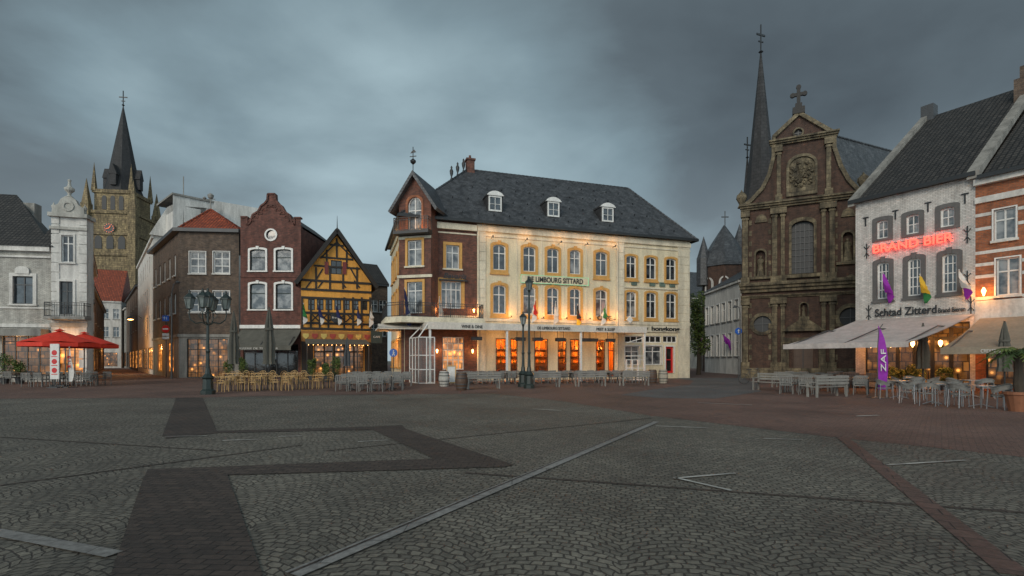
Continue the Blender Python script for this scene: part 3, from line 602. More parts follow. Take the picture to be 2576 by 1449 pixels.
m2=MB(); m2.tube([(.5,-2.75,2.9),(L-.7,-2.75,2.9)],.008,4)
for i in range(14): u=.5+i*(L-1.2)/13; m2.lathe([(0,2.8),(.025,2.83),(0,2.88)],(u,-2.75),6,1)
mk('bulb_string',m2,[BLK,WARM],tp)
for u in (1.5,4.2): light(tuple(f.W@Vector((u,-1.2,2.5))),9)
house('row_house','dark brick house seen down the narrow alley',XY(905,62),XY(975,64),11,8,BR_BROWN,[(7.5,9),(4.5,6)],3,'side',3,TILE)
# ================= LEFT ROW
b=Bld('pale_brick_house','pale glazed brick town house with dark tiled roof','house',XY(-260,35.8),XY(131,37.4)); f=Fac(b); L=b.L; h=9.75
for x0_,x1_ in ((-150,-100),(33,84)): winp(f,x0_,x1_,695,765,mats=[DGREY,GL],sur=.22,surm=WHITEW,sill=WHITEW,mun=(1,(.7,)))
winp(f,5,126,838,945,mats=[DGREY,GLO],mun=(3,(.8,)),name='shop_window'); winp(f,-240,-20,838,945,mats=[DGREY,GLD],mun=(4,(.8,)),name='shop_window')
m=f.mb(); m.wall([(0,0),(L,0),(L,h),(0,h)],f.holes); shell(f,h,3.2,LBRICK,m); mk('wall',m,LBRICK,b.root)
m=f.mb(); m.box(-.1,L,-.3,-.001,h-.3,h+.05); m.box(0,L,-.14,-.002,h-.75,h-.62); m.box(0,L,-.12,-.001,3.95,4.2); m.box(0,L,-.08,-.003,5.3,5.42)
c=f.P(58,682); m.prism(arch(c[0]-.45,c[0]+.45,c[1]-.2,c[1]+.35,.3),-.13,-.071); mk('cornice',m,WHITEW,b.root)
m=f.mb(); m.box(f.U(-20),f.U(128),-1.0,-.1,3.3,3.8); mk('canopy_box',m,GREYST,b.root)
m=f.mb(); r1=f.P(42,490,5.5); hh=r1[1]
P_=[(-.3,-.4,h+.05),(L+.3,-.4,h+.05),(L-4.2,11,h+.05),(-.3,11,h+.05),(0,5.5,hh),(r1[0],5.5,hh)]
for q in ((0,1,5,4),(1,2,5),(2,3,4,5),(3,0,4)): m.face([P_[i] for i in q],0,(0,0,1))
rf=mk('roof',m,TILE,b.root)
m=f.mb(); a=f.P(60,545,2.5); m.prismx([(-.2,h+.06),(3.4,h+.06),(3.4,a[1]),(2.2,a[1])],f.U(95,0),L-.05); mk('lower_roof',m,TILE,rf)
m=f.mb(); a=f.P(78,520,5); m.box(a[0]-.7,a[0]+.5,4.6,5.4,h,a[1]+.2); mk('chimney',m,GREYST,rf)
light(tuple(f.W@Vector((f.U(60),-.5,3.0))),24,(1,.6,.3))
b=Bld('white_bay_house','white rendered house bay with scrolled pediment and stone urn','house',XY(131,37.2),XY(218,37.8)); f=Fac(b); L=b.L; h=f.V(175,548)
winp(f,155,185,592,660,mats=[WHITE,GL],mun=(1,(.7,)),sur=.12,surm=WHITEW,sill=WHITEW); winp(f,150,184,708,790,mats=[DGREY,GLD],mun=(1,(.7,)),sur=.15,surm=WHITEW,name='balcony_door')
winp(f,138,210,850,945,mats=[DGREY,GLW],mun=(2,(.75,)),name='shop_window')
m=f.mb(); m.wall([(0,0),(L,0),(L,h),(0,h)],f.holes); shell(f,h,1.0,WHITEW,m); 
for i in range(16): m.box(-.03,.45,-.06,-.001,.7*i+1,.7*i+1.62); m.box(L-.45,L+.03,-.06,-.001,.7*i+1,.7*i+1.62)
mk('wall',m,WHITEW,b.root)
PST=plain('pale_stone_trim',(.48,.46,.41),.8,.45)
m=f.mb(); m.box(-.15,L+.15,-.3,1.0,h,h+.28); c=L/2
m.prism([(c-1,h+.281),(c+1,h+.281),(c+.95,h+.7),(c+.6,h+.95),(c+.45,h+1.3),(c+.2,h+1.5),(c-.2,h+1.5),(c-.45,h+1.3),(c-.6,h+.95),(c-.95,h+.7)],-.2,.2)
m.lathe([(.25,h+1.5),(.1,h+1.65),(.12,h+1.8),(.3,h+2.0),(.32,h+2.15),(.12,h+2.3),(.08,h+2.6),(.12,h+2.75),(0,h+2.85)],(c,0),10)
for u in (.1,L-.1): m.lathe([(.14,h+.28),(.08,h+.5),(.16,h+.75),(.05,h+.95),(0,h+1.1)],(u,0),8)
cc=[(c+.38*math.cos(6.28318*i/14),h+.8+.38*math.sin(6.28318*i/14)) for i in range(14)]; m.ring(cc,[(c+(x-c)*.6,h+.8+(z-h-.8)*.6) for x,z in cc],-.27,-.2); mk('pediment',m,PST,b.root)
for z0_,z1_,d_ in ((h-.9,h-.7,-.18),(4.0,4.3,-.12)): m=f.mb(); m.box(-.1,L+.1,d_,-.002,z0_,z1_); mk('string_course',m,PST,b.root)
m=f.mb(); m.box(-.05,L+.3,-1.0,0,4.5,4.7,1); railing(m,[(0,0),(0,-.95),(L+.25,-.95),(L+.25,0)],4.7,1.0); mk('balcony',m,[BLK,GREYST],b.root)
light(tuple(f.W@Vector((L/2,-.9,3.2))),50)
house('row_house','narrow side street house with dark slate roof',XY(221,39.5),XY(236,50),10,2.0,LBRICK,[(7,9),(4.2,6)],4,'side',1.4,SLATE,shop=3,sur=.1,surm=WHITEW)
house('row_house','brown brick shop house in the side street',XY(228,54),XY(262,84),9.5,4,BR_BROWN,[(6,8),(3.6,5.2)],6,'side',3,TILER,shop=2.8)
house('row_house','pale house with red roof closing the side street',XY(226,98),XY(305,100),13,8,WHITEW,[(9.5,11.5),(6,8)],3,'side',6.5,TILER,shop=3)
house('row_house','grey fronted narrow shop house in the side street',XY(318,96),XY(346,74.5),12.5,9,BR_BROWN,[(9.5,11.5),(6,8.2)],6,'side',3.5,TILE,shop=3)
house('row_house','plastered shop house in the side street',XY(288,122),XY(318,96.5),11.5,9,GREYST,[(8.5,10.2),(5,7)],7,'side',4,TILE,shop=3)
house('row_house','dark gabled house at the bend of the street',XY(258,112),XY(300,124),12,9,BR_RED,[(9,11),(5.5,7.5)],3,'front',5,TILE,shop=3)
light((XY(262,60)[0]+2,60,3),110); light((XY(335,80)[0]-2.5,78,3),160); light((XY(372,60)[0]-1.5,58,3.2),120); light((XY(395,52)[0]-1,50,3),80)
light((XY(235,52)[0]+1.5,50,2.4),40,(.2,1,.15))
# ================= FAR CHURCH TOWER
tx,ty=XY(310,150); t=thing('church_tower','sandstone church tower with slender slate spire and clock','tower',(tx,ty),R(8)); w=6.0
def TV(py): return CH+(HZ-py)*150/F
zb=TV(495); m=MB(); m.box(-w,w,-w,w,0,zb-6); m.box(-w*.8,w*.8,-w*.8,w*.8,zb-6,zb); 
for z in (TV(650),TV(600),zb-6.2): m.box(-w-.4,w+.4,-w-.4,w+.4,z-.4,z+.4)
m.box(-w*.8-.4,w*.8+.4,-w*.8-.4,w*.8+.4,zb-.5,zb+.5)
for sx in (-1,1):
    for sy in (-1,1): m.box(sx*w-1,sx*w+1,sy*w-1,sy*w+1,0,zb-4); m.cyl((sx*w,sy*w,zb-4),(sx*w,sy*w,zb+3),1.2,.05,4); m.cyl((sx*w*.8,sy*w*.8,zb),(sx*w*.8,sy*w*.8,zb+8),.8,.03,4)
mk('tower_shaft',m,STONEY,t)
for fx in range(2):
    for x in (-3,0,3): m=MB(Matrix.Rotation(R(-90)*fx,4,'Z')); m.prism(arch(x-.9,x+.9,TV(650)+1.5,TV(600)-.6,1.2),-w-.15,-w+.1); mk('belfry_opening',m,LEAD,t)
    for x in (-2.2,0,2.2): m=MB(Matrix.Rotation(R(-90)*fx,4,'Z')); m.prism(arch(x-.6,x+.6,zb-5.2,zb-1.2,.8),-w*.8-.1,-w*.8+.1); mk('belfry_opening',m,LEAD,t)
m=MB(); c=(0,TV(588)); m.cyl((c[0],-w-.5,c[1]),(c[0],-w-.3,c[1]),1.4,1.4,24,0)
for i in range(12): a=i*math.pi/6; m.beam((1.05*math.sin(a),c[1]+1.05*math.cos(a)),(1.28*math.sin(a),c[1]+1.28*math.cos(a)),.14,-w-.56,-w-.51,1)
m.beam(c,(-.8,c[1]-.2),.16,-w-.6,-w-.57,1); m.beam(c,(.4,c[1]+.65),.18,-w-.64,-w-.61,1); mk('clock_face',m,[BLK,emit('clock_gold',(1,.2,.06),.5)],t)
m=MB(); zt=TV(268); x_=5.0; m.lathe([(x_,zb+.5),(x_*.82,zb+3.2),(.12,zt)],(0,0),8,ph=R(22.5)); 
for q in range(4):
    m.M=Matrix.Rotation(R(90)*q,4,'Z'); m.box(-.8,.8,-4.9,-3,zb+2,zb+5); m.prism([(-1.1,zb+5),(1.1,zb+5),(0,zb+8)],-5,-2.5)
sp=mk('spire',m,SLATED,t)
m=MB(); m.cyl((0,0,zt-.5),(0,0,zt+4.6),.14); m.box(-1.1,1.1,-.1,.1,zt+2.6,zt+2.85); m.lathe([(0,zt),(.4,zt+.4),(0,zt+.8)],(0,0),8); m.box(-.5,.5,-.1,.1,zt+1.5,zt+1.7); mk('cross',m,BLK,sp)
# ================= GAP BUILDINGS
b,FGAP=house('white_street_house','white painted house with slate roof beside the church',XY(1773,66),XY(1862,55),10.2,9,WHITEW,[(6,8.2),(2,4.6)],6,'side',2.6,SLATE,ww=1.0,sur=.1,surm=WHITE)
house('distant_house','grey roofed house at the end of the road',XY(1690,92),XY(1800,95),13,10,GREYST,[(8,10),(4,6)],4,'side',5.5,SLATE)
t=thing('chapel_apse','polygonal brick chapel apse with slate turret roof','chapel',XY(1822,72)); m=MB(); m.lathe([(2.9,0),(2.9,14.5)],(0,0),8,ph=R(22.5)); mk('wall',m,BR_CH,t)
m=MB(); m.lathe([(3.1,14.5),(3.1,14.9),(2.7,16.3),(1.6,18.2),(.1,20.5)],(0,0),8,ph=R(22.5)); m.cyl((.1,0,20),(.1,0,22.5),.07); m.box(-.4,.6,-.05,.05,21.6,21.75); m.lathe([(1.0,12),(1.0,15.8),(.9,16),(.0,19)],(-2.9,0),8); m.lathe([(1.2,14),(1.2,17.8),(.9,18.4),(.0,21)],(2.6,1),8);mk('roof',m,SLATE,t)
for a in (-67.5,-22.5,22.5): 
    m=MB(Matrix.Rotation(R(a),4,'Z')); m.ring(arch(-.7,.7,9.4,13,.9),arch(-.5,.5,9.6,12.8,.7),-2.85,-2.5,0); m.ngon([(x,-2.76,z) for x,z in arch(-.5,.5,9.6,12.8,.7)],1,(0,-1,0)); mk('window',m,[WHITEW,GLD],t)
# ================= CHURCH
b=Bld('baroque_church','weathered brick and sandstone baroque church facade with curved gable','church',XY(1866,45.),XY(2176,41.)); f=Fac(b); L=b.L
ol=[(0,0),(L,0)]+f.PP([(2176,492),(2160,480),(2135,455),(2115,420),(2098,372),(2098,336),(2010,286),(1946,346),(1946,395),(1935,440),(1918,475),(1890,505),(1872,522)])
ol[2]=(L,ol[2][1]); ol[-1]=(0,ol[-1][1])
def carch(px0,px1,py0,py1,r=None):
    u0,u1=f.U(px0),f.U(px1);pc=(px0+px1)/2; return arch(u0,u1,f.V(pc,py1),f.V(pc,py0),(u1-u0)/2 if r is None else r)
a=carch(1991,2047,556,688,.5); f.holes.append(a); m=f.mb(); m.ngon([(x,.25,z) for x,z in a],0,(0,-1,0)); u0,u1=a[0][0],a[1][0]
for i in range(1,5): x=u0+(u1-u0)*i/5; m.box(x-.025,x+.025,.17,.24,a[0][1],a[0][1]+4.2,1)
for i in range(1,8): z=a[0][1]+i*.52; m.box(u0,u1,.18,.235,z-.02,z+.02,1)
mk('window',m,[LEAD,DGREY],b.root)
for q in ((1901,1925,630,694),(2120,2146,584,656),(2013,2031,762,795)):
    a=carch(*q); f.holes.append(a); m=f.mb(); m.ngon([(x,.4,z) for x,z in a],0,(0,-1,0)); mk('niche',m,[BR_CH],b.root)
    uc=(a[0][0]+a[1][0])/2; z=a[0][1]; hh=(f.V((q[0]+q[1])/2,q[2])-z)*.8; k=hh/1.8; m=f.mb()
    m.lathe([(.36*k,z),(.33*k,z+.3*k),(.22*k,z+.9*k),(.3*k,z+1.35*k),(.26*k,z+1.48*k),(.08*k,z+1.55*k),(.13*k,z+1.66*k),(.12*k,z+1.75*k),(0,z+1.84*k)],(uc,.18),10); m.cyl((uc+.25*k,.15,z+1.35*k),(uc+.12*k,-.08,z+1.1*k),.07*k,.05*k,6); mk('statue',m,STONE,b.root,smooth=True)
    m=f.mb(); m.ring([(x+(x-uc)*.35,z_+(z_-z-.5*hh)*.12) for x,z_ in a],a,-.12,0); m.box(uc-.8*k,uc+.8*k,-.25,-.001,z-.3,z-.08); mk('niche_frame',m,STONE,b.root)
for cx,cy,rp in ((1918,815,21),(2140,798,24),(2008,334,9)):
    c=f.P(cx,cy); r=rp/30.; ci=lambda k:[(c[0]+r*k*math.cos(6.28318*i/20),c[1]+r*k*math.sin(6.28318*i/20)) for i in range(20)]
    f.holes.append(ci(1)); m=f.mb(); m.ring(ci(1.4),ci(1),-.12,0,0); m.ngon([(x,.18,z) for x,z in ci(1)],1,(0,-1,0)); m.beam((c[0]-r,c[1]),(c[0]+r,c[1]),.06,.1,.15,2); m.beam((c[0],c[1]-r),(c[0],c[1]+r),.06,.09,.149,2); mk('round_window',m,[STONE,LEAD,DGREY],b.root)
a=carch(1996,2046,868,945,.0); f.holes.append(a); m=f.mb(); m.ngon([(x,.3,z) for x,z in a],0,(0,-1,0)); uc=(a[0][0]+a[1][0])/2; m.box(uc-.03,uc+.03,.24,.29,a[0][1],a[2][1],1)
for k in range(3):
    for s1 in (-1,1): m.box(uc+s1*.45-.3,uc+s1*.45+.3,.26,.295,a[0][1]+.2+k*.7,a[0][1]+.75+k*.7,0)
mk('door',m,[WOODD,BLK],b.root)
m=f.mb(); m.wall(ol,f.holes,depth=.4); mk('wall',m,BR_CH,b.root)
m=f.mb()
def cor(ya,pr,hh,x0=1866,x1=2176,steps=3):
    u0=max(-.25,f.U(x0));u1=min(L+.25,f.U(x1)); z=f.V((x0+x1)/2,ya)
    for i in range(steps): d=pr*(1-.28*i); m.box(u0-d*.3,u1+d*.3,-d,-.0005*(i+1),z-hh*(i+1)/steps,z-hh*i/steps-.003)
cor(706,.7,.8);cor(500,.6,.5);cor(738,.3,.25);cor(345,.6,.4,1940,2104)
def pil(px0,px1,z0,z1,pr=.32):
    u0,u1=f.U(px0),f.U(px1)
    m.box(u0,u1,-pr,-.0004,z0+.5,z1-.5); m.box(u0-.12,u1+.12,-pr-.12,-.0003,z0,z0+.5); m.box(u0-.06,u1+.06,-pr-.06,-.0002,z1-.75,z1-.6); m.box(u0-.14,u1+.14,-pr-.14,-.0001,z1-.5,z1)
zE0=f.V(2020,738)-.3; zE1=f.V(2020,706); zT=f.V(2020,500)-.6; zG=f.V(2020,345)-.5
for q in ((1868,1882),(1942,1955),(1964,1974),(2066,2076),(2086,2099),(2162,2176)):
    pil(*q,.9,zE0); pil(*q,zE1,zT)
for q in ((1954,1964),(2078,2090)): pil(*q,zT+.6,zG,.3)
m.box(-.1,L+.1,-.5,-.0006,0,.9)
for a,c in zip(ol[2:],ol[3:]): m.beam(a,c,.3,-.25,.5)
for z in [1.6+.9*i for i in range(16)]:
    for q in ((1884,1891),(1933,1940),(2101,2107),(2152,2159)):
        if not (zE0-.2<z<zE1+.2) and z<zT-.4: m.box(f.U(q[0]),f.U(q[1]),-.05,-.0007,z,z+.42)
a=carch(1991,2047,556,688,.5); uc=(a[0][0]+a[1][0])/2; m.ring([(uc+(x-uc)*1.24,z+(.3 if z>a[0][1]+2 else 0)) for x,z in a],a,-.14,0)
m.box(uc-1.4,uc+1.4,-.3,-.0008,a[0][1]-.35,a[0][1]-.05)
c=f.P(2021,806); m.prism([(c[0]-1.6,c[1]-.9),(c[0]+1.6,c[1]-.9),(c[0],c[1]+.3)],-.5,-.0009); c=f.P(2021,860); m.box(c[0]-1.6,c[0]+1.6,-.42,-.001,c[1]-.1,c[1]+.35)
for s1 in (-1,1): m.box(c[0]+s1*1.3-.22,c[0]+s1*1.3+.22,-.35,-.0011,0,c[1]-.1)
for px,py in ((1915,560),(2133,545),(1918,730),(2140,712)):
    c=f.P(px,py); m.prism([(c[0]-.5,c[1]),(c[0]+.5,c[1]),(c[0]+.35,c[1]+.5),(c[0],c[1]+.7),(c[0]-.35,c[1]+.5)],-.15,-.0012)
for px,py in ((2180,462),(1872,505)):
    c=f.P(px,py); m.lathe([(.35,c[1]-.6),(.2,c[1]-.3),(.45,c[1]+.2),(.4,c[1]+.5),(.1,c[1]+.8),(0,c[1]+1)],(c[0]-.2,0),10)
mk('stone_dressing',m,STONE,b.root)
m=f.mb(); a=carch(1978,2056,388,492,.9); m.ring([(x,z) for x,z in a],[(a[0][0]+(x-a[0][0])*.84+.2,a[0][1]+(z-a[0][1])*.86+.25) for x,z in a],-.2,0); m.ngon([(x,-.03,z) for x,z in a],0,(0,-1,0)); c=((a[0][0]+a[1][0])/2,(a[0][1]+a[4][1])/2+.3); random.seed(3)
for i in range(60):
    an=random.uniform(0,6.28); rr=random.uniform(0,1)**.6; x=c[0]+rr*.9*math.cos(an); z=c[1]+rr*1.15*math.sin(an); r=random.uniform(.1,.22)
    m.cyl((x,-.03,z),(x+random.uniform(-.1,.1),-.03-random.uniform(.08,.2),z+random.uniform(-.1,.1)),r,r*.45,6)
mk('relief_panel',m,STONE,b.root)
m=f.mb(); c=f.P(2009,282); z=c[1]; m.box(c[0]-.45,c[0]+.45,-.3,.4,z-.2,z+.35); m.box(c[0]-.25,c[0]+.25,-.2,.3,z+.35,z+.7); m.box(c[0]-.13,c[0]+.13,-.08,.12,z+.7,z+2.1); m.box(c[0]-.45,c[0]+.45,-.07,.11,z+1.35,z+1.62)
for dx,dz in ((0,2.1),(-.45,1.48),(.45,1.48)): m.cyl((c[0]+dx,-.09,z+dz),(c[0]+dx,.13,z+dz),.19,None,8)
mk('cross',m,TIMB,b.root)
ax=Vector((12.6,5.6)).normalized(); pw=Vector(b.W@Vector((f.U(2030),.6,0))); 
pkz=f.V(2095,316,1.0); rA=b.loc((pw.x,pw.y)); rB=b.loc((pw.x+ax.x*18,pw.y+ax.y*18)); q1=b.loc((b.W@Vector((L,.6,0))).xy); q2=b.loc((b.W@Vector((L,.6,0))).xy+ax*18)
q0=(0,.6); q3=(q0[0]+q2[0]-q1[0],q0[1]+q2[1]-q1[1]); ez=f.V(2176,492)-1.0
m=MB(); r1=(rA[0],rA[1],pkz);r2=(rB[0],rB[1],pkz); e1=(q1[0],q1[1],ez);e2=(q2[0],q2[1],ez);e0=(q0[0],q0[1],ez);e3=(q3[0],q3[1],ez)
m.face([e1,e2,r2,r1],0,(0,0,1)); m.face([e0,e3,r2,r1],0,(0,0,1)); m.face([e2,e3,r2],0); rf=mk('roof',m,SLATE,b.root); m=MB(); ridge(m,r1,r2,.12,.5); mk('ridge_tiles',m,SLATE,rf)
m=MB(); m.prismz([q0,q1,q2,q3],0,ez); mk('nave_wall',m,BR_CH,b.root)
def spire(px,z,pyt,pyb,hw,label,pyc):
    x,y=XY(px,z); V=lambda py:CH+(HZ-py)*z/F
    t=thing('spire_turret',label,'spire',(x,y),R(20)); m=MB(); m.lathe([(hw,0),(hw,V(pyb))],(0,0),8); m.lathe([(hw*1.15,V(pyb)-.4),(hw*1.15,V(pyb))],(0,0),8); mk('turret_wall',m,BR_CH,t)
    m=MB(); m.lathe([(hw*1.2,V(pyb)),(hw*.92,V(pyb)+2.2*hw*.6),(.08,V(pyt))],(0,0),8); mk('spire_roof',m,SLATED,t)
    m=MB(); zt=V(pyt); zc=V(pyc); m.cyl((0,0,zt-.4),(0,0,zc),.07); k=(zc-zt); m.box(-k*.18,k*.18,-.05,.05,zt+k*.62,zt+k*.68); m.box(-k*.1,k*.1,-.05,.05,zt+k*.4,zt+k*.44); m.lathe([(0,zt),(k*.08,zt+k*.07),(0,zt+k*.14)],(0,0),8); mk('cross',m,BLK,t)
spire(1914,54,136,520,1.55,'tall slender slate spire with iron cross behind the church',62)
spire(1880,56,400,520,.5,'small slate turret spire beside the tall spire',345)
# ================= WHITE PAINTED BRICK HOUSE
WA=(20.8,31.);WB=(23.8,26.3)
b=Bld('white_brick_house','white painted brick cafe house with red neon lettering','house',WA,WB); f=Fac(b); L=b.L; h=f.V(2155,510); FW=f
for x0_,x1_,ya,yb in ((2206,2235,554,600),(2280,2313,540,588),(2366,2402,522,570)): winp(f,x0_,x1_,ya,yb,rise=.12,sur=.22,surm=DKSUR,sbase=.15,mats=[WHITE,GLC],mun=(1,(.5,)),fr=.08,bars=.025)
for x0_,x1_,ya,yb in ((2207,2237,660,752),(2284,2317,650,744),(2370,2408,638,735)): winp(f,x0_,x1_,ya,yb,rise=.15,sur=.22,surm=DKSUR,sbase=.1,mats=[WHITE,GL],mun=(2,(.25,.5,.75)),sill=DKSUR,fr=.08,bars=.022,key=True)
winp(f,2176,2440,815,965,mats=[BLK,GLO],mun=(5,(.75,)),name='shop_window',bars=.09)
m=f.mb(); m.wall([(0,0),(L,0),(L,h),(0,h)],f.holes); shell(f,h,22,WBRICK,m)
for x in (0,L): m.face([(x,0,h),(x,22,h),(x,11,h+7.9)])
mk('wall',m,WBRICK,b.root)
m=f.mb(); m.prismx([(-.25,h-.05),(22.2,h-.05),(11,h+8.0)],-.02,L+.02); rf=mk('roof',m,TILE,b.root)
m=f.mb(); m.box(-.25,L+.1,-.42,-.252,h-.1,h+.12); mk('gutter',m,BLK,rf)
def verge(m,u,z0,w=.35): m.prismx([(-.35,z0-.25),(11,z0+8.0),(11,z0+8.35),(-.35,z0+.15)],u-w/2,u+w/2)
m=f.mb(); verge(m,-.1,h); mk('verge_coping',m,GREYST,rf); m=f.mb(); verge(m,L,h,.5); mk('verge_coping',m,GREYST,rf)
m=f.mb(); m.box(-.3,.45,10.4,11.2,h+7,h+8.7); mk('chimney',m,DGREY,rf)
for px,py in ((2178,548),(2253,530),(2335,510),(2428,488)):
    m=f.mb(); c=f.P(px,py); m.box(c[0]-.15,c[0]+.15,-.06,-.001,c[1]-.03,c[1]+.03); m.box(c[0]-.03,c[0]+.03,-.06,-.001,c[1]-.5,c[1]-.03); mk('wall_anchor',m,BLK,b.root)
for px,py in ((2181,630),(2434,588),(2186,785),(2443,765),(2434,700)):
    m=f.mb(); c=f.P(px,py); m.box(c[0]-.02,c[0]+.02,-.06,-.001,c[1]-.5,c[1]+.4); m.tube([(c[0]-.15,-.04,c[1]+.25),(c[0],-.04,c[1]+.05),(c[0]+.15,-.04,c[1]+.25)],.02,4); m.tube([(c[0]-.13,-.04,c[1]-.35),(c[0],-.04,c[1]-.15),(c[0]+.13,-.04,c[1]-.35)],.02,4); mk('wall_anchor',m,BLK,b.root)
a=f.P(2199,638); a2=f.P(2399,606); text('BRAND BIER',.66,f.M@T((a[0],-.22,a[1]+.0)),NEON,b.root,a2[0]-a[0],name='neon_lettering',ext=.03,bold=.006)
m=f.mb(); 
for k in (.12,.4): m.box(a[0],a2[0],-.14,-.1,a[1]+k,a[1]+k+.03)
mk('sign_rail',m,DGREY,b.root)
for px in (2225,2290,2360): light(tuple(f.W@Vector((f.U(px),-.5,a[1]+.25))),2.5,(1,.05,.03),.3)
a=f.P(2203,797); text('Schtad Zitterd',.62,f.M@T((a[0],-.12,a[1])),BLK,b.root,f.U(2358)-a[0],bold=.012); a=f.P(2362,787); text('Brand Bieren',.35,f.M@T((a[0],-.12,a[1])),BLK,b.root,f.U(2430)-a[0],bold=.008)
for px in (2200,2300,2400): c=f.U(px); light(tuple(f.W@Vector((c,-1.2,2.7))),75,(1,.36,.08))
for px in (2195,2245,2300,2370): 
    u=f.U(px); m=f.mb(); m.lathe([(.02,2.3),(.1,2.45),(.1,2.6),(.02,2.65)],(u,-.22),8); mk('wall_lamp',m,WARM,b.root)
awning('terrace_awning','wide pale canvas awning sloping over the cafe terrace',f,.05,L-.05,f.V(2165,806),7.9,2.35,plain('pale_pink_canvas',(.54,.48,.45),.85,.25),arms=True,val=.2)
WC=(WB[0]+.54*8.5,WB[1]-.84*8.5)
b=Bld('banded_brick_house','orange brick house with pale stone bands','house',WB,WC); f=Fac(b); L=b.L; h=f.V(2457,455)
winp(f,2500,2556,524,602,mats=[WHITE,GLC],mun=(1,(.65,)),sur=.06,sill=WHITEW); winp(f,2506,2566,648,742,mats=[WHITE,GLC],mun=(1,(.65,)),sur=.06,sill=WHITEW)
winp(f,2590,2660,510,590,mats=[WHITE,GLC],mun=(1,(.65,))); winp(f,2600,2680,648,742,mats=[WHITE,GLC],mun=(1,(.65,)))
win(f,.4,L-.4,.3,3.2,mats=[BLK,GLO],mun=(6,(.75,)),name='shop_window',bars=.09)
m=f.mb(); m.wall([(0,0),(L,0),(L,h),(0,h)],f.holes); shell(f,h,22,BR_ORANGE,m); mk('wall',m,BR_ORANGE,b.root)
m=f.mb(); 
hv=[(q[0][0]-.08,q[1][0]+.08,q[0][1]-.15,q[2][1]+.08) for q in f.holes]
for py in (510,545,580,640,670,700,755):
    z=f.V(2470,py)
    segs=[(0.002,L)]
    for a0,a1,z0,z1 in hv:
        if z0<z+.16 and z1>z: segs=[s for (p_1,q_1) in segs for s in ((p_1,min(q_1,a0)),(max(p_1,a1),q_1)) if s[1]-s[0]>.05]
    for p_1,q_1 in segs: m.box(p_1,q_1,-.03,-.001,z,z+.16)
m.box(0,L,-.12,-.001,h-1.2,h-.9); m.box(0,L,-.3,-.002,h-.3,h); m.box(0,L,-.05,-.003,3.4,4.6); mk('stone_band',m,WHITEW,b.root)
m=f.mb(); m.prismx([(-.4,h),(22,h),(11,h+8.0)],.3,L+.02); rf=mk('roof',m,TILE,b.root); m=f.mb(); m.box(.2,L,-.55,-.402,h-.05,h+.15); mk('gutter',m,BLK,rf)
m=f.mb(); u=f.U(2562,9); m.box(u-.1,u+1.2,8.5,9.6,h+5,f.V(2562,205,9)); m.box(u+.1,u+.9,8.8,9.4,f.V(2562,205,9),f.V(2562,172,9)); mk('chimney',m,BR_BROWN,rf)
u=f.U(2478); m=f.mb(); m.lathe([(.03,f.V(2478,745)),(.1,f.V(2478,732)),(.03,f.V(2478,724))],(u,-.2),8); mk('wall_lamp',m,WARM,b.root); light(tuple(f.W@Vector((u,-.4,f.V(2478,738)))),50,(1,.38,.06))
awning('terrace_awning','taupe canvas awning over the neighbouring terrace',f,.2,L-.1,f.V(2470,800),5.2,2.1,TAUPE,'CREYTDORRP',.25,WHITE,tu=1.6,tw=.9,ts=.2)
for u in (1.5,4,6.5): light(tuple(f.W@Vector((u,-1.0,2.6))),45,(1,.4,.1))
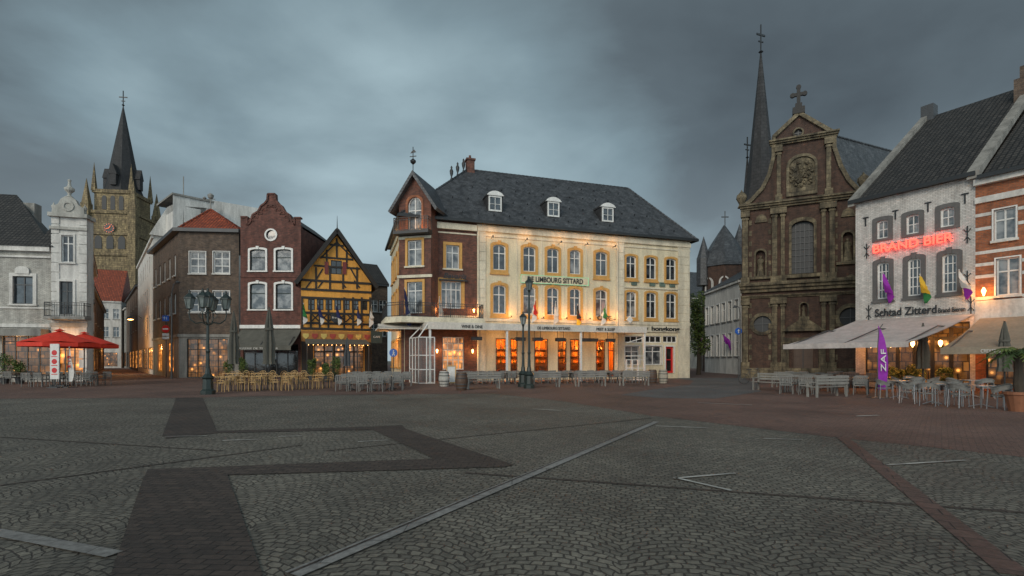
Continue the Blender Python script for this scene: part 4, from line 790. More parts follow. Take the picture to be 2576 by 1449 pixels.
# ================= GROUND
def sheet(name,pts,z,mat,kind='structure'):
    m=MB(); P=[(x,y,z) for x,y in pts]; m.ngon(P,0,(0,0,1)); o=mk(name,m,mat); o['kind']=kind; return o
def paving(name,c1,c2,mo,bw,rh,ms,fan=0,w=1.3,rot=0,amt=.5,bump=.8,rough=.75,dist=.012):
    m,nt,b=newmat(name,rough); pos=nd(nt,'ShaderNodeNewGeometry').outputs['Position']
    mp=nd(nt,'ShaderNodeMapping',{0:pos}); mp.inputs['Rotation'].default_value=(0,0,rot)
    ns=nd(nt,'ShaderNodeTexNoise',{'Vector':mp.outputs[0],'Scale':4.5,'Detail':4}); off=nd(nt,'ShaderNodeVectorMath',{0:ns.outputs['Color'],1:(.5,.5,.5)},operation='SUBTRACT'); sc_=nd(nt,'ShaderNodeVectorMath',{0:off.outputs[0]},operation='SCALE'); sc_.inputs['Scale'].default_value=.14 if fan else .02
    v=nd(nt,'ShaderNodeVectorMath',{0:mp.outputs[0],1:sc_.outputs[0]},operation='ADD').outputs[0]
    if fan:
        sp=nd(nt,'ShaderNodeSeparateXYZ',{0:v}); M_=lambda op,a,b=None:nd(nt,'ShaderNodeMath',{0:a,**({1:b} if b is not None else {})},operation=op).outputs[0]
        fr=M_('SUBTRACT',M_('FRACT',M_('DIVIDE',sp.outputs[0],w)),.5); bul=M_('MULTIPLY',M_('MULTIPLY',fr,fr),fan*w)
        cb=nd(nt,'ShaderNodeCombineXYZ',{0:sp.outputs[0],1:M_('ADD',sp.outputs[1],bul)}); v=cb.outputs[0]
    t=nd(nt,'ShaderNodeTexBrick',{'Vector':v,'Color1':c4(c1),'Color2':c4(c2),'Mortar':c4(mo),'Scale':1.,'Mortar Size':ms,'Brick Width':bw,'Row Height':rh,'Mortar Smooth':.6})
    n1=nd(nt,'ShaderNodeTexNoise',{'Vector':pos,'Scale':.35,'Detail':8,'Roughness':.65}); n2=nd(nt,'ShaderNodeTexNoise',{'Vector':pos,'Scale':14,'Detail':6,'Roughness':.7})
    col=mixc(nt,1,t.outputs[0],ramp(nt,n1.outputs[0],[(.3,1-amt),(.7,1.15)]),'MULTIPLY'); col=mixc(nt,1,col,ramp(nt,n2.outputs[0],[(.3,.55),(.7,1.35)]),'MULTIPLY')
    nt.links.new(col,b.inputs['Base Color'])
    inv=nd(nt,'ShaderNodeMath',{0:1.,1:t.outputs[1]},operation='SUBTRACT').outputs[0]; hgt=nd(nt,'ShaderNodeMath',{0:inv,1:nd(nt,'ShaderNodeMath',{0:n2.outputs[0],1:.9},operation='MULTIPLY').outputs[0]},operation='ADD').outputs[0]
    bp=nd(nt,'ShaderNodeBump',{'Height':hgt,'Strength':bump,'Distance':dist}); nt.links.new(bp.outputs[0],b.inputs['Normal'])
    rr=ramp(nt,n1.outputs[0],[(.35,rough-.2),(.65,rough+.1)]); nt.links.new(rr,b.inputs['Roughness'])
    return m
COB=paving('grey_setts',(.225,.207,.167),(.14,.131,.109),(.058,.051,.042),.115,.088,.012,fan=.8,w=1.15,rot=R(12),bump=.8,dist=.016,rough=.88)
PRED=paving('red_brown_pavers',(.205,.115,.087),(.145,.086,.07),(.075,.053,.045),.2,.1,.008,rot=R(40),rough=.88)
PDRK=paving('dark_clinker_pavers',(.088,.066,.054),(.054,.042,.036),(.018,.016,.014),.2,.1,.009,rot=R(4),bump=1,rough=.88)
PLT=paving('grey_kerb_slabs',(.27,.265,.25),(.22,.215,.205),(.10,.10,.095),1.0,.5,.008,rot=R(0),bump=.25,rough=.88,amt=.35)
ROAD=paving('grey_road_pavers',(.14,.138,.138),(.11,.11,.11),(.05,.05,.05),.2,.1,.008,rot=R(-20),rough=.88)
MARK=plain('worn_white_marking',(.55,.54,.50),.7,.75)
sheet('ground',[(-400,-30),(400,-30),(400,600),(-400,600)],0,COB)
fr_=[G(-900,1003),G(0,1003),G(440,1001),G(900,993),G(1240,990),G(1420,1010),G(1640,1046),G(1860,1072),G(2100,1100),G(2576,1150),G(3600,1240)]
sheet('pavement',fr_+[(120,30),(120,160),(-160,160),(-160,30)],.004,PRED)
sheet('road',[G(1690,951),G(1868,951),G(1905,964),G(1915,985),G(1800,1003),G(1660,1002),G(1560,994),G(1640,980),G(1735,968),G(1745,958)],.008,ROAD)
band=[[(443,1001),(510,1001),(546,1086),(408,1098)],[(418,1088),(935,1074),(1012,1070),(1020,1080),(548,1090),(418,1104)],[(935,1081),(1018,1079),(1292,1170),(1115,1165)],[(1292,1170),(1092,1155),(372,1182),(362,1203),(1270,1176)],[(362,1200),(572,1196),(665,1460),(275,1460)]]
for i,p in enumerate(band): sheet('paving_band',[G(*q) for q in p],.008+.0011*i,PDRK)
def stripe(name,a,b,w,z,mat):
    a=Vector(G(*a));b=Vector(G(*b));d=(b-a).normalized();n=Vector((-d.y,d.x))*w/2; sheet(name,[a-n,b-n,b+n,a+n],z,mat)
stripe('drainage_channel',(735,1449),(1650,1062),.17,.0145,PLT); stripe('drainage_channel',(-20,1340),(288,1398),.14,.0155,PLT)
stripe('drainage_gap',(722,1449),(1642,1062),.025,.0185,PDRK)
stripe('paving_line',(2118,1100),(2560,1449),.22,.0075,paving('reddish_slab',(.15,.09,.073),(.11,.07,.058),(.045,.032,.03),.4,.25,.01,rot=R(30))); stripe('paving_line',(0,1222),(760,1120),.07,.006,PDRK); stripe('paving_line',(0,1100),(560,1135),.06,.0065,PDRK); stripe('paving_line',(1170,1190),(2576,1290),.07,.0062,PDRK)
stripe('paving_line',(820,1135),(1640,1052),.06,.0064,PDRK)
for a,c,w in (((1695,1206),(1850,1193),.055),((1697,1204),(1840,1237),.055),((2232,1172),(2428,1160),.06),((1650,1073),(1780,1078),.07),((1755,1014),(1892,1020),.1),((2155,1048),(2210,1046),.1),((418,1100),(520,1098),.05),((560,1110),(650,1107),.05),((1340,1030),(1412,1034),.1),((1920,1105),(2020,1108),.05),((900,1113),(975,1109),.04),((700,1100),(760,1098),.05)): stripe('road_marking',a,c,w,.018,MARK)
# ================= STREET FURNITURE
def lantern(m,c,z,k=1.0):
    x,y=c
    m.lathe([(.05*k,z),(.12*k,z+.05*k)],(x,y),6,0); m.lathe([(.12*k,z+.05*k),(.21*k,z+.48*k)],(x,y),6,1); m.lathe([(.25*k,z+.48*k),(.24*k,z+.53*k),(.1*k,z+.68*k),(.05*k,z+.72*k),(.05*k,z+.8*k),(0,z+.88*k)],(x,y),6,0)
    for i in range(6):
        t=6.28318*i/6; m.cyl((x+.125*k*math.cos(t),y+.125*k*math.sin(t),z+.05*k),(x+.215*k*math.cos(t),y+.215*k*math.sin(t),z+.48*k),.014*k,None,4,0)
def lamp(px,py,h,arms,label,lit=False):
    t=thing('street_lamp',label,'street lamp',G(px,py),R(15),'ornate iron street lamps'); m=MB(); m.lathe([(.32,0),(.32,.18),(.24,.25),(.22,.7),(.28,.78),(.14,.95),(.11,1.2)],(0,0),8); mk('base',m,GREENI,t)
    m=MB(); top=h-.9 if arms else h-.75; m.lathe([(.10,1.0),(.075,1.9),(.1,2.0),(.07,2.1),(.055,top-.1),(.09,top)],(0,0),10)
    for q in range(arms):
        a=6.28318*q/arms; dx,dy=math.cos(a),math.sin(a)
        pts=[(dx*r,dy*r,top+z) for r,z in ((.03,-.75),(.25,-.62),(.5,-.68),(.72,-.5),(.78,-.25),(.75,-.05))]; m.tube(pts,.028)
        m.tube([(dx*r,dy*r,top+z) for r,z in ((.05,-.2),(.25,-.1),(.4,-.3),(.28,-.45),(.2,-.33))],.018)
    mk('post',m,GREENI,t)
    if arms:
        for q in range(arms):
            a=6.28318*q/arms; m=MB(); lantern(m,(.75*math.cos(a),.75*math.sin(a)),top-.05,1.05); mk('lantern',m,[GREENI,LANT],t)
        m=MB(); lantern(m,(0,0),top+.02,1.1); mk('lantern',m,[GREENI,LANT],t)
    else: m=MB(); lantern(m,(0,0),top,.95); mk('lantern',m,[GREENI,LANT],t)
lamp(523,992,4.85,4,'dark green cast iron lamp with five lanterns on the square'); lamp(1331,977,6.2,0,'tall thin iron lamp post before the cafe terrace'); lamp(1316,973,4.4,0,'short iron lamp with one lantern beside the taller post')
t=thing('hanging_street_lamp','lit round street lamp on a curved bracket','street lamp',XY(345,62)); m=MB(); m.tube([(.6,0,6.6),(0,0,7),(-.8,0,6.9)],.04); m.lathe([(.45,6.5),(.3,6.75),(.05,6.9)],(-.8,0),10); mk('bracket',m,DGREY,t); m=MB(); m.lathe([(0,6.4),(.28,6.45),(.3,6.5)],(-.8,0),10); mk('bulb',m,WARM,t)
x,y=XY(345,62); light((x-.8,y-.2,6.2),90)
def sign(px,py,plates,h,label):
    t=thing('road_sign',label,'road sign',G(px,py)); m=MB(); m.cyl((0,0,0),(0,0,h),.035); mk('post',m,DGREY,t)
    for kind,z in plates:
        m=MB()
        if kind=='noentry': m.cyl((0,-.05,z),(0,-.08,z),.34,.34,24,0); m.box(-.24,.24,-.09,-.081,z-.06,z+.06,1)
        elif kind=='blue': m.cyl((0,-.05,z),(0,-.08,z),.3,.3,24,2); m.prism([(-.03,z-.18),(.03,z-.18),(.03,z+.02),(.1,z+.02),(0,z+.18),(-.1,z+.02),(-.03,z+.02)],-.09,-.081,1)
        elif kind=='ped': m.cyl((0,-.05,z),(0,-.08,z),.32,.32,24,2); m.cyl((.02,-.081,z+.16),(.02,-.09,z+.16),.045,None,10,1); m.beam((0,z+.1),(.02,z-.03),.08,-.09,-.081,1); m.beam((.02,z-.03),(-.09,z-.22),.05,-.09,-.081,1); m.beam((.02,z-.03),(.1,z-.22),.05,-.091,-.081,1); m.beam((0,z+.08),(.12,z-.02),.035,-.092,-.081,1)
        elif kind=='square': m.box(-.3,.3,-.08,-.05,z-.25,z+.25,2); m.beam((-.1,z-.12),(-.1,z+.1),.05,-.09,-.081,1); m.prism([(-.2,z+.02),(0,z+.02),(-.1,z+.18)],-.09,-.0811,1); m.beam((.1,z-.12),(.1,z+.12),.04,-.09,-.081,1)
        else: m.box(-.3,.3,-.075,-.05,z-.11,z+.11,1)
        mk('sign_plate',m,[REDS,WHITE,BLUES],t)
sign(418,950,[('square',5.3),('noentry',4.35),('info',3.85),('info',3.55)],5.7,'no entry sign below a blue sign on a grey post'); sign(990,956,[('ped',2.15)],2.5,'round blue pedestrian sign beside the cafe'); sign(1857,951,[('blue',4.1)],4.4,'blue arrow sign beside the church')
t=thing('lamp_post','tall slender curved grey street light','street lamp',G(432,953)); m=MB(); m.cyl((0,0,0),(0,0,7.2),.09,.05); m.tube([(0,0,7.2),(.15,0,7.9),(.4,0,8.1)],.04); mk('post',m,DGREY,t); m=MB(); m.lathe([(.15,8.0),(.22,8.1),(0,8.25)],(.5,0),8); mk('lamp_head',m,DGREY,t)
t=thing('lamp_post','tall slender curved street light beside the church','street lamp',G(1862,952)); m=MB(); m.cyl((0,0,0),(0,0,5.6),.06,.04); m.tube([(0,0,5.6),(-.1,0,6.1),(-.35,0,6.2)],.035); m.lathe([(.2,6.05),(.1,6.2),(0,6.3)],(-.45,0),8); mk('post',m,DGREY,t)
def parasol_closed(px,py,z0,z1,r,mat,label):
    t=thing('closed_parasol',label,'parasol',G(px,py),0,'folded parasols'); m=MB(); m.cyl((0,0,0),(0,0,z1+.05),.035); m.box(-.3,.3,-.3,.3,0,.08); mk('pole',m,BLK,t)
    m=MB(); m.lathe([(r*.95,z0),(r*.8,z0+.25),(r*.9,z0+(z1-z0)*.35),(r*.55,z0+(z1-z0)*.62),(r*.6,z0+(z1-z0)*.66),(r*.35,z0+(z1-z0)*.85),(.03,z1)],(0,0),32,0,fold=8,amp=.22); m.lathe([(r*.8,z0+(z1-z0)*.6),(r*.8,z0+(z1-z0)*.64)],(0,0),12); mk('folded_canopy',m,mat,t,smooth=True)
parasol_closed(677,966,1.3,5.05,.38,DKCAN,'tall olive grey parasol folded closed'); parasol_closed(588,962,1.3,5.0,.34,DKCAN,'tall olive grey parasol folded closed'); parasol_closed(873,968,1.2,2.95,.2,DGREY,'small dark parasol folded closed')
parasol_closed(2322,985,1.15,3.4,.27,DKCAN,'olive grey parasol folded closed beside the terrace'); parasol_closed(2527,1000,1.1,3.2,.24,DKCAN,'olive grey parasol folded closed by the palm')
def parasol_open(px,py,h,r,label):
    t=thing('open_parasol',label,'parasol',G(px,py),R(20),'open red parasols'); m=MB(); m.cyl((0,0,0),(0,0,h+.05),.035); m.box(-.35,.35,-.35,.35,0,.1); 
    for q in range(8): a=6.28318*q/8; m.cyl((0,0,h-.35),(r*.6*math.cos(a),r*.6*math.sin(a),h-.42),.012,None,4)
    mk('pole',m,DGREY,t); m=MB(); n=8
    ring=[(r*math.cos(6.28318*i/n),r*math.sin(6.28318*i/n)) for i in range(n)]
    for i in range(n):
        a=ring[i];c=ring[(i+1)%n]; mid=((a[0]+c[0])/2*.97,(a[1]+c[1])/2*.97)
        m.face([(a[0],a[1],h-.75),(mid[0],mid[1],h-.68),(0,0,h)],0,(0,0,1)); m.face([(mid[0],mid[1],h-.68),(c[0],c[1],h-.75),(0,0,h)],0,(0,0,1))
        m.face([(a[0],a[1],h-.75),(c[0],c[1],h-.75),(c[0],c[1],h-.98),(a[0],a[1],h-.98)],0)
    m.lathe([(.3,h-.02),(.05,h+.1),(0,h+.12)],(0,0),8); mk('canopy',m,RED,t)
parasol_open(150,972,3.35,2.0,'red canvas parasol standing open over cafe tables'); parasol_open(212,966,3.35,1.9,'red canvas parasol standing open over cafe tables')
def legs(t,pts,mat,r=.018,n=6):
    for a,c in pts: m=MB(); m.cyl(a,c,r,None,n); mk('leg',m,mat,t)
def chair_bistro():
    t=thing('bistro_chair','light rattan bistro chair with rounded back','chair',(0,0),0,'rattan bistro chairs'); m=MB(); m.prismz([(.22*math.cos(a)*1.02,.22*math.sin(a)) for a in [6.28318*i/12 for i in range(12)]],.43,.47); mk('seat',m,WOODL,t)
    m=MB(); a_=arch(-.21,.21,.48,.9,.2); i_=arch(-.185,.185,.48,.875,.18); m.ring(a_[1:],i_[1:],.19,.215); a2=arch(-.12,.12,.5,.8,.11); i2=arch(-.1,.1,.5,.78,.09); m.ring(a2,i2,.195,.21); m.box(-.185,.185,.195,.212,.56,.585); m.box(-.01,.01,.196,.21,.5,.8)
    mk('backrest',m,WOODL,t)
    legs(t,[((x,y,0),(x*.9,y*.95,.45 if y<0 else .55)) for x,y in ((-.18,-.17),(.18,-.17),(-.19,.2),(.19,.2))],WOODL,.016)
    return t
def chair_wicker():
    t=thing('wicker_armchair','grey armchair with low slatted back','chair',(0,0),0,'grey terrace armchairs'); m=MB(); m.box(-.25,.25,-.24,.22,.40,.45); mk('seat',m,WICK,t); m=MB(); m.box(-.26,.26,.24,.275,.79,.84); m.box(-.26,.26,.24,.27,.5,.54)
    for s1 in (-1,1): m.box(s1*.24-.02,s1*.24+.02,.235,.272,.4,.79)
    for k in range(5): x=-.16+.08*k; m.box(x-.022,x+.022,.245,.265,.54,.79)
    mk('backrest',m,WICK,t)
    for s1 in (-1,1): m=MB(); x=s1*.275; m.box(x-.025,x+.025,-.24,.26,.63,.66); m.box(x-.018,x+.018,-.22,-.18,.45,.63); mk('armrest',m,WICK,t)
    legs(t,[((x*1.05,y*1.05,0),(x,y,.4)) for x in (-.25,.25) for y in (-.23,.22)],WICK,.02,4); return t
def chair_tub():
    t=thing('round_back_chair','grey metal framed chair with curved woven back','chair',(0,0),0,'round backed terrace chairs'); m=MB(); m.prismz([(.25*math.cos(a),.24*math.sin(a)) for a in [6.28318*i/14 for i in range(14)]],.42,.45); mk('seat',m,WICK,t)
    m=MB(); P=[(.29*math.cos(R(a)),.27*math.sin(R(a))) for a in range(-20,201,20)]
    for i in range(len(P)-1): 
        h0=.66+.14*math.sin(R(max(0,min(180,-20+20*i)))); h1=.66+.14*math.sin(R(max(0,min(180,20*i))))
        m.face([(P[i][0],P[i][1],h0-.13),(P[i+1][0],P[i+1][1],h1-.13),(P[i+1][0]*1.05,P[i+1][1]*1.05,h1),(P[i][0]*1.05,P[i][1]*1.05,h0)])
        m.cyl((P[i][0]*1.05,P[i][1]*1.05,h0),(P[i+1][0]*1.05,P[i+1][1]*1.05,h1),.016,None,6)
    mk('backrest',m,WICK,t)
    legs(t,[((x*1.08,y*1.15,0),(x,y,.62)) for x,y in ((-.24,-.2),(.24,-.2),(-.2,.2),(.2,.2))],STEEL,.014); return t
def table(name,label,w,d,mat,round_=False,leg=BLK,h=.75,grp='terrace tables'):
    t=thing(name,label,'table',(0,0),0,grp); m=MB()
    if round_: m.lathe([(w/2,h-.03),(w/2,h)],(0,0),20)
    else: m.box(-w/2,w/2,-d/2,d/2,h-.035,h)
    mk('table_top',m,mat,t)
    if round_ or w<.9: m=MB(); m.cyl((0,0,.03),(0,0,h-.035),.03); [m.cyl((0,0,.12),(.32*math.cos(a),.32*math.sin(a),.02),.02) for a in (0.78,2.35,3.92,5.5)]; mk('pedestal',m,leg,t)
    else: legs(t,[((x,y,0),(x,y,h-.035)) for x in (-w/2+.06,w/2-.06) for y in (-d/2+.06,d/2-.06)],leg,.024,4)
    return t
def bench(label='slatted grey wooden bench with backrest'):
    t=thing('bench',label,'bench',(0,0),0,'slatted terrace benches'); w=.95; m=MB()
    for k in range(4): m.box(-w,w,-.25+.125*k,-.25+.125*k+.1,.42,.45)
    mk('seat',m,GREYW,t); m=MB()
    for k in range(3): m.box(-w,w,.27,.3,.55+.13*k,.64+.13*k)
    mk('backrest',m,GREYW,t)
    for x in (-w+.08,w-.08): m=MB(); m.box(x-.035,x+.035,-.24,-.17,0,.62); m.box(x-.035,x+.035,.2,.269,0,.9); m.box(x-.04,x+.04,-.26,.26,.62,.66); mk('leg',m,GREYW,t)
    return t
P_BC=chair_bistro();P_WC=chair_wicker();P_TC=chair_tub();P_TB=table('wooden_table','light wooden bistro table',1.1,.7,WOODL);P_TG=table('grey_table','grey square terrace table',.8,.8,GREYW,leg=DGREY);P_TR=table('round_table','round metal topped terrace table',.75,.75,STEEL,True,STEEL);P_BN=bench();P_TD=table('dark_table','dark wooden terrace table',1.5,.75,WOODD)
first={}
PR=[P_BC,P_WC,P_TC,P_TB,P_TG,P_TR,P_BN,P_TD]
bpy.context.view_layer.update()
for p in PR: reg(p)
def put(p,loc,rot=0):
    if p.name not in first:
        first[p.name]=1; p.location=(loc[0],loc[1],0.004); p.rotation_euler=(0,0,rot); return p
    return clone(p,(loc[0],loc[1],.004),rot)
def setx(c,tb,ch,off=.62,k=4,jit=.12,rot=0):
    put(tb,c,rot)
    for q in range(k):
        a=rot+q*6.28318/k+(math.pi/2 if k==2 else 0)
        put(ch,(c[0]+off*math.cos(a)+random.uniform(-.05,.05),c[1]+off*math.sin(a)+random.uniform(-.05,.05)),a-math.pi/2+random.uniform(-jit,jit))
def row4(c,tb,ch,dx=.3,dy=.62,rot=0):
    put(tb,c,rot)
    for sx in (-1,1):
        for sy in (-1,1):
            x=sx*dx;y=sy*dy; put(ch,(c[0]+x*math.cos(rot)-y*math.sin(rot),c[1]+x*math.sin(rot)+y*math.cos(rot)),rot+(0 if sy>0 else math.pi)+random.uniform(-.15,.15))
for px,py in ((567,984),(643,982),(722,981),(800,977),(590,968),(660,968),(740,967)): row4(G(px,py),P_TB,P_BC,rot=random.uniform(-.12,.12))
for px,py in ((880,982),(985,980),(905,969),(960,968),(1010,970),(935,984)): row4(G(px,py),P_TG,P_WC,dx=.33,dy=.75,rot=R(10))
for px,py in ((1215,978),(1368,974),(1485,972),(1595,970)): put(P_BN,G(px,py),R(197))
for px in range(1150,1620,32):
    q=G(px,966-(px-1150)*.008); setx((q[0],q[1]+random.uniform(-.2,.4)),P_TG,P_WC,.72,4,rot=R(18))
for px,py in ((2262,1003),(2345,1018),(2468,1026),(2440,1000),(2300,990)): setx(G(px,py),P_TR,P_TC,.66,4,.3,rot=random.uniform(0,1.5))
for px,py,r in ((1940,983,-60),(2080,998,200),(1985,976,-60)): put(P_BN,G(px,py),R(r))
for px,py in ((2010,990),(2140,990),(2070,975),(2170,975),(2120,968),(2050,983),(1990,968)): row4(G(px,py),P_TD,P_WC,dx=.4,dy=.7,rot=R(-40+random.uniform(-8,8)))
for px,py in ((120,972),(225,970),(175,966),(30,966)): row4(G(px,py),P_TD,P_WC,dx=.4,dy=.7,rot=random.uniform(-.2,.2))
def barrel(px,py,mat,label,k=1.):
    m=MB(); m.lathe([(.25,0),(.29,.15),(.335,.42),(.335,.5),(.29,.78),(.25,.92)],(0,0),18); t=thing('barrel',label,'barrel',(*G(px,py),.004),0,'wooden barrels'); mk('staves',m,mat,t,smooth=True)
    for z,r in ((.12,.292),(.3,.33),(.62,.33),(.8,.296)): m=MB(); m.lathe([(r,z),(r+.008,z+.02),(r,z+.045)],(0,0),18); mk('hoop',m,DGREY,t)
barrel(1117,972,plain('whitewashed_oak',(.5,.48,.43),.7,.5),'whitewashed barrel used as a table'); barrel(1161,982,WOODD,'dark oak barrel on the terrace'); barrel(1641,964,WOODD,'dark oak barrel on the terrace'); barrel(1668,964,plain('pale_oak',(.42,.38,.3),.7,.5),'pale barrel used as a table')
LEAF=plain('green_leaves',(.055,.095,.022),.6,.4); LEAFB=plain('light_green_leaves',(.15,.20,.04),.6,.3); BARK=plain('bark',(.07,.055,.04),.9,.4); TERRA=plain('terracotta',(.3,.12,.06),.8,.3)
def leaves(m,c,r,n,s,mi=(0,1)):
    for i in range(n):
        v=Vector((random.gauss(0,1),random.gauss(0,1),random.gauss(0,1))).normalized()*random.uniform(.35,1)**.6
        p=Vector((c[0]+v.x*r[0],c[1]+v.y*r[1],c[2]+v.z*r[2])); a=Vector((random.gauss(0,1),random.gauss(0,1),random.gauss(0,.6))).normalized()*s*random.uniform(.6,1.3); q=a.orthogonal().normalized()*s*.45
        m.face([p-a,p+q,p+a,p-q],mi[0] if random.random()<.55 else mi[1])
def tree(px,z,h,label,rad,n=16):
    x,y=XY(px,z); t=thing('tree',label,'tree',(x,y),0,'trees beyond the square'); m=MB(); m.cyl((0,0,0),(.1,0,h*.45),.25,.15,8)
    for i in range(6): a=i*1.05; m.cyl((.1,0,h*(.25+.03*i)),(rad*.6*math.cos(a),rad*.6*math.sin(a),h*(.5+.05*i)),.09,.03,5)
    mk('trunk',m,BARK,t); m=MB()
    for i in range(n): a=random.uniform(0,6.28); rr=random.uniform(.1,.75)*rad; leaves(m,(rr*math.cos(a),rr*math.sin(a),h*(.27+.65*(i+.5)/n)),(rad*.4,rad*.4,h*.1),170,.15)
    mk('crown',m,[LEAF,LEAFB],t)
tree(1757,54,9.0,'green leafy tree beside the road',1.15,18); tree(1762,78,11.5,'green leafy tree beyond the road',2.6)
def shrub(px,py,w,h,label,pot=True):
    t=thing('potted_shrub',label,'plant',(*G(px,py),.004),0,'potted shrubs on the terraces'); m=MB(); m.lathe([(.2,0),(.27,.38),(.3,.4),(.27,.42)],(0,0),12); mk('pot',m,DGREY,t,smooth=False); m=MB(); m.cyl((0,0,.4),(0,0,.4+h*.4),.03,.02,5)
    mk('stem',m,BARK,t); m=MB(); leaves(m,(0,0,.4+h*.5),(w,w,h*.5),420,.06)
    for i in range(4): leaves(m,(random.uniform(-w,w)*.6,random.uniform(-w,w)*.6,.4+h*random.uniform(.5,.95)),(w*.5,w*.5,h*.2),120,.06)
    mk('foliage',m,[LEAF,LEAFB],t)
for px,py,w,h in ((575,955,.45,1.2),(612,957,.35,1.3),(785,958,.35,1.2),(845,960,.4,1.3),(12,965,.6,1.6),(50,965,.35,1.2),(2235,978,.5,.8),(2270,978,.5,.7),(2300,980,.55,.9),(2375,982,.4,.8),(2200,972,.4,.7),(820,961,.3,.9)): shrub(px,py,w,h,'leafy green shrub in a dark pot')
t=thing('potted_palm','palm with arching green fronds in a terracotta pot','plant',(*G(2563,1035),.004)); m=MB(); m.lathe([(.24,0),(.34,.5),(.38,.52),(.36,.6),(.3,.6)],(0,0),14); mk('pot',m,TERRA,t); m=MB(); m.lathe([(.1,.5),(.14,.8),(.11,1.3),(.12,1.8)],(0,0),8); mk('trunk',m,BARK,t); m=MB()
for i in range(22):
    a=i*2.4; el=random.uniform(.2,1.1); L_=random.uniform(.7,1.0); pr=None
    for k in range(9):
        s1=k/8; p=Vector((math.cos(a)*L_*s1*math.cos(el*(1-s1*.5)),math.sin(a)*L_*s1*math.cos(el*(1-s1*.5)),1.8+L_*(math.sin(el)*s1-.75*s1*s1)))
        if pr is not None:
            m.cyl(pr,p,.008,None,4,0); sd=Vector((-math.sin(a),math.cos(a),0))
            for s2 in (-1,1):
                tip=p+sd*s2*.28*(1-s1*.6)+Vector((math.cos(a)*.12,math.sin(a)*.12,-.08)); m.face([pr,p,tip],i%2)
        pr=p
mk('fronds',m,[LEAF,LEAFB],t)
def feather(px,py,h,w,mat,tx,label,tcol):
    t=thing('feather_banner',label,'banner',G(px,py),R(-10)); m=MB(); m.tube([(0,0,0),(0,0,h*.7),(.05,0,h*.93),(.2,0,h)],.018); m.box(-.3,.3,-.3,.3,0,.04); mk('pole',m,DGREY,t)
    m=MB(); n=12; ed=[]
    for i in range(n+1):
        s1=i/n; z=.35+(h-.4)*s1; ed.append((z,.03+(w*(.75+.25*math.sin(s1*5))*(1-max(0,(s1-.75)/.25)**2)),.05*math.sin(s1*7)))
    for a,c in zip(ed,ed[1:]): m.face([(.02,0,a[0]),(a[1],a[2],a[0]),(c[1],c[2],c[0]),(.02,0,c[0])],0,(0,-1,0))
    cl=mk('cloth',m,mat,t); text(tx,.28,T((w*.72,-.07,1.1))@Matrix.Rotation(R(-90),4,'Y'),tcol,cl,h*.3)
feather(2208,1001,3.1,.38,PURP,'ZAF','purple feather banner on the terrace',WHITE); feather(172,975,2.4,.3,WHITE,'2.15','white feather banner with red lettering',REDS)
t=thing('display_board','tall white menu banner with red pictures','banner',G(138,976)); m=MB(); m.box(-.25,.25,-.03,.03,.5,2.5); mk('panel',m,WHITE,t); m=MB(); m.box(-.3,.3,-.2,.2,0,.06); m.cyl((0,.05,.06),(0,.05,2.4),.02); mk('stand',m,DGREY,t)
for z in (1.0,1.5,2.0): m=MB(); m.cyl((0,-.031,z),(0,-.04,z),.15,.15,14); m.box(-.17,.17,-.038,-.031,z-.24,z-.2); mk('picture',m,REDS,t)
def fl(F_,px,v,cols,label,**k): 
    u=F_.U(px); p=F_.W@Vector((u,-.03,v)); flag(tuple(p),F_.W.to_euler().z+random.uniform(-.5,.1),cols,label,**k)
fm=Fac(MAIN)
fl(fm,1106,4.9,[WHITE,WHITEW],'white flag on an angled pole above the balcony'); fl(fm,1335,5.0,[WHITE,REDS],'white and red flag on an angled pole'); fl(fm,1393,4.9,[WHITEW,WHITE],'white flag on an angled pole'); fl(fm,1452,4.75,[YELC,REDS,BLK],'yellow red and black flag on an angled pole'); fl(fm,1508,4.9,[WHITE,GRN],'white and green flag on an angled pole')
fl(fm,1031,4.7,[NAVY,WHITE,NAVY],'dark blue and white flag on an angled pole',L=2.6,drop=1.5)
for px in (765,812,856,900): fl(HT,px,5.2,[WHITE,GRN] if px%2 else [WHITE,NAVY],'small pale flag on the timbered house')
fl(HT,928,5.0,[WHITE,WHITEW],'white flag on the timbered house',L=2)
fl(FW,2245,FW.V(2245,735),[PURP,PURP],'purple flag on the white house',L=1.5,drop=.95); fl(FW,2335,FW.V(2335,740),[GRN,YELC],'green and yellow flag on the white house',L=1.4,drop=.8); fl(FW,2440,FW.V(2440,735),[PURP,WHITE],'purple flag on the white house',L=1.5,drop=.7)
for px in (1781,1846): fl(FGAP,px,FGAP.V(px,864),[PURP],'purple flag on the white street house',L=1.6,drop=1.0)
t=thing('bicycle','dark city bicycle parked beside the church terrace','bicycle',(*G(1893,966),.004),R(-25))
for x in (-.52,.52):
    m=MB(); P=[(x+.33*math.cos(6.28318*i/20),0,.34+.33*math.sin(6.28318*i/20)) for i in range(21)]; m.tube(P,.018,5)
    for i in range(0,20,2): m.cyl((x,0,.34),P[i],.004,None,3)
    mk('wheel',m,BLK,t)
m=MB(); m.tube([(-.52,0,.34),(-.1,0,.32),(.35,0,.8),(-.2,0,.82),(-.1,0,.32)],.018); m.tube([(-.52,0,.34),(-.2,0,.8)],.014); m.tube([(.52,0,.34),(.35,0,.8),(.32,0,1.02)],.018); mk('frame',m,DGREY,t)
m=MB(); m.tube([(.2,-.28,1.0),(.32,-.1,1.04),(.32,.1,1.04),(.2,.28,1.0)],.016); mk('handlebar',m,STEEL,t); m=MB(); m.prismz([(-.36,-.09),(-.05,-.02),(-.05,.02),(-.36,.09)],.92,.97); m.cyl((-.2,0,.8),(-.22,0,.92),.014); mk('saddle',m,BLK,t)
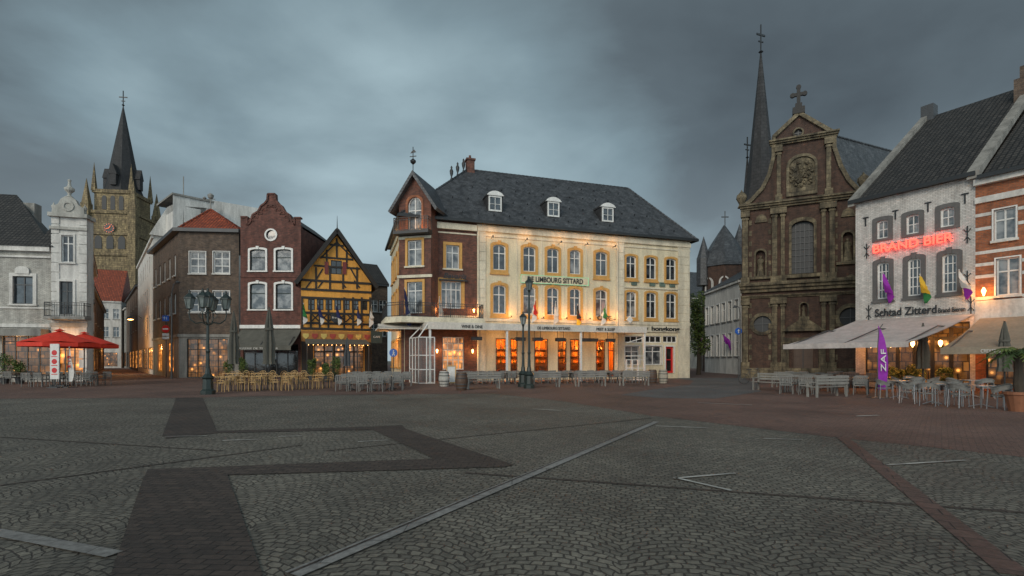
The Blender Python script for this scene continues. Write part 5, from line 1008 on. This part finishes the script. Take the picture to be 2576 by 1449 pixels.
t=thing('menu_board','wooden framed white menu board on the terrace','sign',G(1135,970),R(10)); m=MB(); m.ring(arch(-.3,.3,.15,1.25),arch(-.24,.24,.22,1.18),-.03,.03); m.beam((-.28,.0),(-.28,.2),.04,-.03,.03); m.beam((.28,0),(.28,.2),.04,-.03,.03); mk('frame',m,WOODL,t); m=MB(); m.box(-.24,.24,-.01,.01,.22,1.18); mk('board',m,WHITE,t)
# ================= WORLD
w=bpy.data.worlds.new('World'); sc.world=w; w.use_nodes=True; nt=w.node_tree; bg=nt.nodes['Background']
tc=nd(nt,'ShaderNodeTexCoord').outputs['Generated']; sp=nd(nt,'ShaderNodeSeparateXYZ',{0:tc})
M_=lambda op,a,b=None:nd(nt,'ShaderNodeMath',{0:a,**({1:b} if b is not None else {})},operation=op).outputs[0]
zc=M_('ADD',M_('MAXIMUM',sp.outputs[2],0.0),.22); cb=nd(nt,'ShaderNodeCombineXYZ',{0:M_('DIVIDE',sp.outputs[0],zc),1:M_('DIVIDE',sp.outputs[1],zc),2:3.7}).outputs[0]
n1=nd(nt,'ShaderNodeTexNoise',{'Vector':cb,'Scale':.7,'Detail':8,'Roughness':.47,'Distortion':.4}).outputs[0]
n2=nd(nt,'ShaderNodeTexNoise',{'Vector':cb,'Scale':2.0,'Detail':7,'Roughness':.5,'Distortion':.3}).outputs[0]
nn=M_('ADD',M_('MULTIPLY',n1,.78),M_('MULTIPLY',n2,.22))
dt=nd(nt,'ShaderNodeVectorMath',{0:tc,1:Vector((-.10,1,.28)).normalized()},operation='DOT_PRODUCT').outputs['Value']
lobe=ramp(nt,dt,[(.76,0.),(1.0,1.)])
val=M_('ADD',nn,M_('MULTIPLY',M_('MULTIPLY',lobe,lobe),.19))
cl=ramp(nt,val,[(.36,(.062,.078,.090)),(.48,(.108,.140,.160)),(.58,(.21,.29,.33)),(.72,(.40,.53,.58))])
hz=ramp(nt,sp.outputs[2],[(.0,1.),(.36,.0)])
hcol=mixc(nt,M_('MULTIPLY',hz,.65),cl,(.34,.41,.445))
bk=nd(nt,'ShaderNodeMapRange',{0:sp.outputs[1],1:.1,2:-.7,3:1.,4:4.1}).outputs[0]  # extra brightness added to the unseen sky behind the camera, lights the facades
sky=nt.nodes.new('ShaderNodeTexSky'); sky.sky_type='NISHITA'; sky.sun_disc=False; sky.sun_elevation=R(24); sky.sun_rotation=R(190)
sk=nd(nt,'ShaderNodeVectorMath',{0:sky.outputs[0]},operation='SCALE'); sk.inputs['Scale'].default_value=.004
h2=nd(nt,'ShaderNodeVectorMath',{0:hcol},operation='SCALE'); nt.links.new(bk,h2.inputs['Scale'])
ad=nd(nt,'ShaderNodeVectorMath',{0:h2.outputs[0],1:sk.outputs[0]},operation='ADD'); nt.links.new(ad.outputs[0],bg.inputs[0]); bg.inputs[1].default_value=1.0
s=bpy.data.lights.new('sun','SUN'); s.energy=1.5; s.angle=R(25); s.color=(1,.90,.76); so=bpy.data.objects.new('sun',s); sc.collection.objects.link(so)
so.rotation_euler=Vector((-.45,-1,.5)).to_track_quat('Z','Y').to_euler()
c=bpy.data.cameras.new('camera'); c.lens=18; c.sensor_width=36; c.shift_y=(HZ-724.5)/2576; c.clip_end=2000; co=bpy.data.objects.new('camera',c); co.location=(0,0,CH); co.rotation_euler=(R(90),0,0); sc.collection.objects.link(co); sc.camera=co
sc.view_settings.view_transform='Standard'; sc.view_settings.look='None'; sc.view_settings.exposure=0
